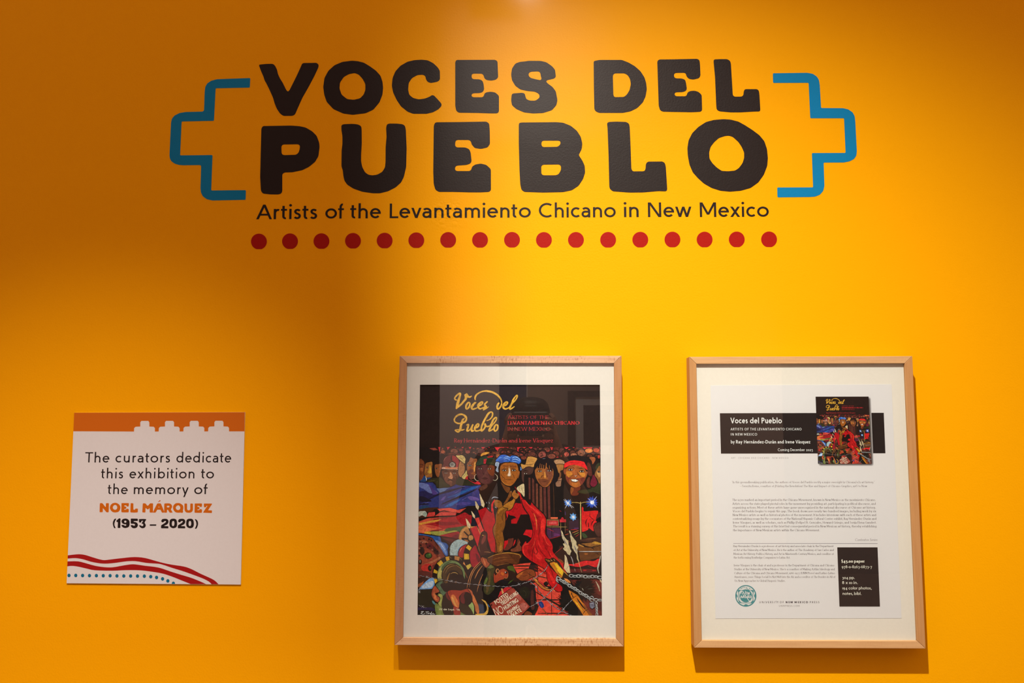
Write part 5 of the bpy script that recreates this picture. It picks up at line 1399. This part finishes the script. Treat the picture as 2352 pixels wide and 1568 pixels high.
for tx, a, b in (('by', 466, 499), ('Ray', 512, 569), ('Hernández-Durán', 584, 873), ('and', 886, 942), ('Irene', 957, 1037), ('Vásquez', 1048, 1181)): gt(b_, tx, a, b, 894, 30, W_, wt=.17, xh=.68, track=.16)
for tx, a, b in (('Coming', 889, 990), ('December', 1001, 1132), ('₂₀₂₅', 1144, 1203)): gt(b_, tx, a, b, 963, 25, W_, wt=.13, xh=.68, track=.18)
done(b_)
b_ = block('text_line'); GRY = (150, 140, 140)
gt(b_, 'ART · CHICANA AND CHICANO · NEW MEXICO', 468, 984, 1032, 15, GRY, wt=.12, track=.55, space=.6); done(b_)
cq = [g_(1228, 473), g_(1705, 472), g_(1731, 1077), g_(1250, 1077)]
b_ = block('printed_shadow')
for i in range(7):
    e = 3.4-i*.65
    L_ = [(x+(2.2+e if k in (1, 2) else 3.6-e*.8), y+(2.0+e if k in (2, 3) else 3.6-e*.8)) for k, (x, y) in enumerate(cq)]
    v = 220-i*20; b_.poly([soften(L_, 3)], (v, v-12, v-18))
done(b_)
def warp(x, y):
    v = (y-883.4)/(1413.2-883.4); xl = 964.7+(959.0-964.7)*v; xr = 1377.7+(1382.6-1377.7)*v; u = (x-xl)/(xr-xl)
    a, b, c, d = cq
    return ((a[0]*(1-u)+b[0]*u)*(1-v)+(d[0]*(1-u)+c[0]*u)*v, (a[1]*(1-u)+b[1]*u)*(1-v)+(d[1]*(1-u)+c[1]*u)*v)
b_ = Print(SHD+.0001, (214, 196, 180), 4e-6, warp); b_.nm = 'cover_picture'; b_.lb = 'small picture of the painted cover'
b_.poly([[(964.7, 883.4), (1377.7, 883.4), (1382.6, 1413.2), (959, 1413.2)]], (24, 14, 12)); cover(b_); done(b_, 'ink')
TX = (112, 98, 96)
SERI = dict(wt=.15, thin=.075, serif=.05, xh=.66, track=.16, space=.34)
def para(rows, f, italic=(), c=TX, cap=20):
    p_ = block('paragraph')
    for tx, a, b, y in rows: gt(p_, tx, a, b, y, cap, c, f, **SERI)
    done(p_)
para([('“In this groundbreaking publication, the authors of Voces del Pueblo rectify a major oversight in Chicana/o/x art history.”', 476, 1758, 1252), ('—Terezita Romo, coauthor of ¡Printing the Revolution! The Rise and Impact of Chicano Graphics, ₁₉65 to Now', 545, 1692, 1287)], g_, c=(140, 126, 124))
para([('The ₁₉₇₀s marked an important period in the Chicano Movement, known in New Mexico as the movimiento Chicano.', 478, 1768, 1411),
 ('Artists across the state played pivotal roles in the movement by providing art, participating in political discourse, and', 479, 1769, 1446),
 ('organizing actions. Most of these artists have gone unrecognized in the national discourse of Chicano art history.', 480, 1770, 1480)], g_)
para([('Voces del Pueblo begins to repair this gap. The book showcases nearly two hundred images, including work by six', 482, 1773, 31),
 ('New Mexico artists as well as historical photos of the movement. It includes interviews with each of these artists and', 482, 1773, 65),
 ('contextualizing essays by the cocurators of the National Hispanic Cultural Center exhibit, Ray Hernández-Durán and', 483, 1775, 99),
 ('Irene Vásquez, as well as scholars, such as Phillip (Felipe) B. Gonzales, Howard Griego, and Sonja Elena Gandert.', 484, 1775, 133),
 ('The result is a stunning survey of this brief but consequential period in New Mexican art history, thereby establishing', 485, 1777, 167),
 ('the importance of New Mexican artists within the Chicano Movement.', 485, 1265, 202)], h_)
b_ = block('text_line'); gt(b_, 'Contextos Series', 1583, 1784, 290, 24, (120, 106, 110), h_, wt=.11, thin=.06, serif=.03, xh=.62, slant=.25, space=.3); done(b_)
b_ = block('rule_line'); b_.poly([[h_(487, 310), h_(1786, 310), h_(1786, 315), h_(487, 314)]], (150, 140, 142)); done(b_)
para([('Ray Hernández-Durán is a professor of art history and associate chair in the Department', 488, 1390, 345),
 ('of Art at the University of New Mexico. He is the author of The Academy of San Carlos and', 489, 1391, 380),
 ('Mexican Art History: Politics, History, and Art in Nineteenth-Century Mexico, and coeditor of', 490, 1392, 415),
 ('the forthcoming Routledge Companion to Latinx Art.', 491, 998, 448)], h_, cap=19)
para([('Irene Vásquez is the chair of and a professor in the Department of Chicana and Chicano', 493, 1397, 518),
 ('Studies at the University of New Mexico. She is a coauthor of Making Aztlán: Ideology and', 495, 1400, 553),
 ('Culture of the Chicana and Chicano Movement, ₁₉66–₁₉₇₇ (UNM Press) and Latino-Latino', 496, 1402, 588),
 ('Americanos, ₂₀₀₀: Things Social Do Not Melt into the Air and a coeditor of The Borders in All of', 497, 1405, 622),
 ('Us: New Approaches to Global Diasporic Studies.', 500, 955, 657)], h_, cap=19)
b_ = block('price_box', 'black box with white text'); b_.poly([[h_(1423, 347), h_(1786, 347), h_(1808, 881), h_(1443, 881)]], (50, 38, 34))
C_ = (236, 222, 200)
gt(b_, '$₄₅.₀₀ paper', 1460, 1671, 485, 28, C_, h_, wt=.20, xh=.68, track=.09, space=.25)
gt(b_, '₉₇8-₀-8₂6₃-68₇₃-₇', 1464, 1736, 535, 26, C_, h_, wt=.14, xh=.70, track=.13)
gt(b_, '₃₀₄ pp.', 1468, 1580, 632, 26, C_, h_, wt=.14, xh=.68); gt(b_, '8 x ₁₀ in.', 1468, 1608, 677, 26, C_, h_, wt=.14, xh=.68)
gt(b_, '₁₉₄ color photos,', 1470, 1732, 726, 26, C_, h_, wt=.14, xh=.68); gt(b_, 'notes, bibl.', 1472, 1640, 775, 26, C_, h_, wt=.14, xh=.68)
done(b_)
b_ = block('text_line'); DK = (60, 46, 52)
gt(b_, 'UNIVERSITY OF', 722, 942, 850, 18, DK, h_, wt=.15, track=.62, space=.5); gt(b_, 'NEW MEXICO', 960, 1160, 850, 18, DK, h_, wt=.24, track=.5, space=.5); gt(b_, 'PRESS', 1176, 1262, 850, 18, DK, h_, wt=.15, track=.62, space=.5)
gt(b_, 'UNMPRESS.COM', 899, 1084, 881, 14, (110, 98, 98), h_, wt=.12, track=.4); done(b_)
b_ = block('round_logo', 'round turquoise emblem'); TQ = (72, 138, 138); PA = (226, 214, 204)
lg = lambda L: [(1680+x/26.133, 1335+y/26.133) for x, y in L]
b_.poly([lg(oval(865, 865, 635, 650, 48))], TQ); b_.poly([lg(oval(862, 862, 568, 585, 48))], PA)
sqq = catmull([(400, 510), (640, 515), (865, 500), (1100, 505), (1330, 535), (1325, 700), (1290, 870), (1310, 1050), (1325, 1200), (1240, 1300), (1080, 1310), (865, 1300), (700, 1305), (530, 1290), (430, 1190), (415, 1050), (430, 870), (415, 700)], True, 3)
b_.poly([lg(sqq)], TQ); b_.poly([lg([(865+(x-865)*.91, 890+(y-890)*.92) for x, y in sqq])], PA)
for cx, cy, a in ((470, 570, 0), (1270, 590, 1), (500, 1220, 2), (1250, 1210, 3)):
    s1 = 1 if cx < 865 else -1; s2 = 1 if cy < 865 else -1
    b_.poly([lg([(cx-50*s1, cy-60*s2), (cx+110*s1, cy-50*s2), (cx+60*s1, cy-10*s2), (cx+50*s1, cy+20*s2), (cx+10*s1, cy+20*s2), (cx, cy+80*s2), (cx-50*s1, cy+60*s2)])], TQ)
b_.poly([lg(oval(865, 862, 372, 390, 36))], TQ)
for L_ in ([(540, 420), (580, 370), (620, 420), (590, 450)], [(860, 370), (960, 350), (900, 410)], [(1060, 400), (1110, 380), (1130, 430), (1090, 450)], [(300, 720), (380, 880), (330, 1000), (290, 860)], [(1410, 720), (1350, 860), (1410, 990), (1450, 860)], [(740, 1420), (860, 1350), (1010, 1410), (980, 1460), (790, 1460)]): b_.poly([lg(L_)], TQ)
for q in ('900,380 1000,480 1080,520', '640,410 720,330 840,380'):
    for s_ in strips(catmull(pts(q), False, 3), 26): b_.poly([lg(s_)], TQ, same=True)
b_.last = False
for q in ('560,740 590,640 640,590 700,610 780,740 880,900 980,1050 1080,1170 1150,1180', '690,660 670,780', '820,600 850,590 850,740', '1010,640 1030,780 1090,640 1060,790', '560,1000 600,850 660,990 740,800 730,980', '940,980 1010,800', '1000,850 1000,990'):
    for s_ in strips(catmull(pts(q), False, 3), 40): b_.poly([lg(s_)], PA, same=True)
b_.last = False
for q in (oval(930, 700, 50, 70, 14), oval(830, 920, 40, 70, 14), oval(1080, 920, 40, 65, 14), oval(1150, 920, 38, 60, 14)):
    for s_ in strips(q, 34, True): b_.poly([lg(s_)], PA, same=True)
b_.last = False
done(b_)
settle(f2)
# ------------------------------------------------------------------ what hangs behind the viewer (seen only mirrored in the glazing)
f3 = empty('picture_frame', 'dark framed print on the grey partition, mirrored in the poster glass', 'picture frame'); f3.location = (.50, -4.6, 1.30)
for a in ((.26, .80, 1.71, 1.75), (.26, .80, 1.27, 1.31), (.26, .31, 1.31, 1.71), (.75, .80, 1.31, 1.71)): box('frame_rail', a[0], a[1], -4.6, -4.57, a[2], a[3], M['darkwood'], f3)
box('mat_board', .31, .75, -4.6, -4.585, 1.31, 1.71, M['mat1'], f3); box('dark_print', .37, .69, -4.585, -4.583, 1.37, 1.65, M['darkwood'], f3)
settle(f3)
# ------------------------------------------------------------------ lamps above the view
def tube(name, a, b, r0, r1, mat, parent, n=20, cap=True):
    a, b = Vector(a), Vector(b); d = (b-a).normalized(); u = d.orthogonal().normalized(); v_ = d.cross(u)
    vs = [tuple(a+(u*math.cos(2*math.pi*i/n)+v_*math.sin(2*math.pi*i/n))*r0) for i in range(n)]+[tuple(b+(u*math.cos(2*math.pi*i/n)+v_*math.sin(2*math.pi*i/n))*r1) for i in range(n)]
    fs = [(i, (i+1) % n, n+(i+1) % n, n+i) for i in range(n)]
    if cap: fs += [tuple(range(n-1, -1, -1)), tuple(range(n, 2*n))]
    me = bpy.data.meshes.new(name); me.from_pydata(vs, [], fs); me.update(); return link(name, me, mat, parent)
tk = empty('lighting_track', 'black lighting track on two wall arms above the title, outside the view', 'track'); tk.location = (0, -1.29, 3.34)
box('rail', -1.4, 1.4, -1.31, -1.27, 3.34, 3.37, M['lamp_black'], tk)
for x in (-1.3, 1.3): box('arm', x-.01, x+.01, -1.29, 0, 3.37, 3.39, M['lamp_black'], tk)
settle(tk)
for pos, at, lb in ((KEY, KEY_AT, 'black track spotlight with an added beam-cutting flap, hanging above the poster frame'), (SIDE, SIDE_AT, 'black track spotlight without a flap, hanging left of the other')):
    t = empty('track_spotlight', lb, 'spotlight', 'spotlights on the track'); t.location = (pos[0], pos[1], 3.34)
    d = (Vector(at)-Vector(pos)).normalized(); p0 = Vector(pos)-d*.03
    tube('lamp_housing', p0, p0-d*.12, .045, .035, M['lamp_black'], t); tube('stem', p0-d*.08, (pos[0], pos[1], 3.34), .008, .008, M['lamp_black'], t, 10)
    if pos is KEY: box('flap', -.20, pos[0]-.0155, -1.162, -1.16, 2.845, 3.10, M['lamp_black'], t)  # unseen plate added to cut the key beam softly on its left
    settle(t)
# ------------------------------------------------------------------ the photographer, a dark figure mirrored in the poster glass
def skin(name, V, Ed, rad, mat, parent, root=0, sub=2):
    me = bpy.data.meshes.new(name); me.from_pydata(V, Ed, []); me.update(); o = link(name, me, mat, parent)
    o.modifiers.new('skin', 'SKIN').use_smooth_shade = True
    if not me.skin_vertices: me.attributes
    sv = me.skin_vertices[0].data if me.skin_vertices else None
    if sv is None:
        import bmesh as bm_
        b = bm_.new(); b.from_mesh(me); b.verts.layers.skin.verify(); b.to_mesh(me); b.free(); sv = me.skin_vertices[0].data
    for i, r in enumerate(rad): sv[i].radius = (r, r) if not isinstance(r, tuple) else r; sv[i].use_root = (i == root)
    m_ = o.modifiers.new('smooth', 'SUBSURF'); m_.levels = sub; m_.render_levels = sub
    return o
pn = empty('person', 'person in a dark shirt raising a camera to the eye, mirrored in the poster glass', 'person'); pn.location = (0, -2.0, 0)
cy_ = -1.98
V = [(0, cy_, .95), (0, cy_, 1.12), (0, cy_, 1.28), (0, cy_+.01, 1.37), (0, cy_+.05, 1.44), (0, cy_+.12, 1.49), (0, cy_+.13, 1.56)]
Ed = [(i, i+1) for i in range(6)]; Rd = [(.15, .11), (.13, .10), (.15, .10), (.11, .08), .055, (.075, .085), (.072, .085)]
for s_ in (-1, 1):
    k = len(V); V += [(.10*s_, cy_, .86), (.11*s_, cy_+.02, .48), (.12*s_, cy_, .09), (.13*s_, cy_+.10, .045)]; Ed += [(0, k), (k, k+1), (k+1, k+2), (k+2, k+3)]; Rd += [.085, .06, .045, (.045, .03)]
    k = len(V); V += [(.18*s_, cy_, 1.37), (.25*s_, cy_+.09, 1.14), (.12*s_, cy_+.25, 1.37), (.085*s_, cy_+.285, 1.45)]; Ed += [(3, k), (k, k+1), (k+1, k+2), (k+2, k+3)]; Rd += [.055, .042, .028, (.034, .022)]
    for f in range(4):                                              # four fingers closing on the camera, then the thumb
        j = len(V); z = 1.475+.019*f; L_ = (.9, 1.05, 1.0, .8)[f]
        V += [(.078*s_, cy_+.30, z), ((.078-.010)*s_, cy_+.30+.032*L_, z+.004), ((.078-.034*L_)*s_, cy_+.30+.040*L_, z+.004)]
        Ed += [(k+3, j), (j, j+1), (j+1, j+2)]; Rd += [.009, .0085, .0075]
    j = len(V); V += [(.062*s_, cy_+.285, 1.47), (.040*s_, cy_+.285, 1.475)]; Ed += [(k+3, j), (j, j+1)]; Rd += [.011, .009]
body = skin('body', V, Ed, Rd, M['skin'], pn)
for s_ in (-1, 1):
    tube('ear', (.078*s_, cy_+.12, 1.535), (.088*s_, cy_+.115, 1.54), .022, .026, M['skin'], pn, 12)
tube('nose', (0, cy_+.215, 1.545), (0, cy_+.235, 1.525), .008, .014, M['skin'], pn, 10)
for s_ in (-1, 1): tube('eye', (.031*s_, cy_+.205, 1.553), (.031*s_, cy_+.212, 1.553), .012, .009, M['board'], pn, 12)
tube('mouth', (-.022, cy_+.212, 1.492), (.022, cy_+.212, 1.492), .004, .004, M['dred'], pn, 8)
skin('hair', [(0, cy_+.06, 1.50), (0, cy_+.07, 1.555), (0, cy_+.11, 1.59), (0, cy_+.17, 1.592)], [(0, 1), (1, 2), (2, 3)], [(.07, .05), (.085, .07), (.082, .055), (.06, .022)], M['hair'], pn)
VS = [(0, cy_, .92), (0, cy_, 1.12), (0, cy_, 1.28), (0, cy_+.01, 1.38), (0, cy_+.03, 1.42)]; ES = [(0, 1), (1, 2), (2, 3), (3, 4)]; RS = [(.17, .13), (.15, .12), (.17, .12), (.13, .10), .072]
for s_ in (-1, 1):
    k = len(VS); VS += [(.185*s_, cy_, 1.37), (.25*s_, cy_+.09, 1.14), (.19*s_, cy_+.17, 1.25)]; ES += [(3, k), (k, k+1), (k+1, k+2)]; RS += [.07, .058, .048]
skin('shirt', VS, ES, RS, M['shirt'], pn)
VT = [(0, cy_, .93)]; ET = []; RT = [(.165, .125)]
for s_ in (-1, 1):
    k = len(VT); VT += [(.10*s_, cy_, .84), (.11*s_, cy_+.02, .48), (.12*s_, cy_, .11)]; ET += [(0, k), (k, k+1), (k+1, k+2)]; RT += [.10, .075, .062]
skin('trousers', VT, ET, RT, M['jeans'], pn)
for s_ in (-1, 1): skin('shoe', [(.12*s_, cy_-.03, .05), (.125*s_, cy_+.08, .045), (.13*s_, cy_+.16, .035)], [(0, 1), (1, 2)], [.045, (.048, .04), (.04, .03)], M['lamp_black'], pn)
settle(pn)
hc = empty('photo_camera', 'black camera with a wide lens held by the mirrored person', 'camera'); hc.location = (0, -1.70, 1.47)
b1 = box('camera_body', -.068, .068, -1.735, -1.690, 1.475, 1.565, M['lamp_black'], hc); bv = b1.modifiers.new('edge', 'BEVEL'); bv.width = .008; bv.segments = 3
tube('lens_barrel', (0, -1.69, 1.52), (0, -1.622, 1.52), .034, .038, M['lamp_black'], hc, 28)
tube('front_glass', (0, -1.6225, 1.52), (0, -1.6215, 1.52), .030, .030, M['bluecloth'], hc, 28)
b2 = box('prism_hump', -.025, .025, -1.73, -1.695, 1.563, 1.59, M['lamp_black'], hc); bv = b2.modifiers.new('edge', 'BEVEL'); bv.width = .007; bv.segments = 2
settle(hc)
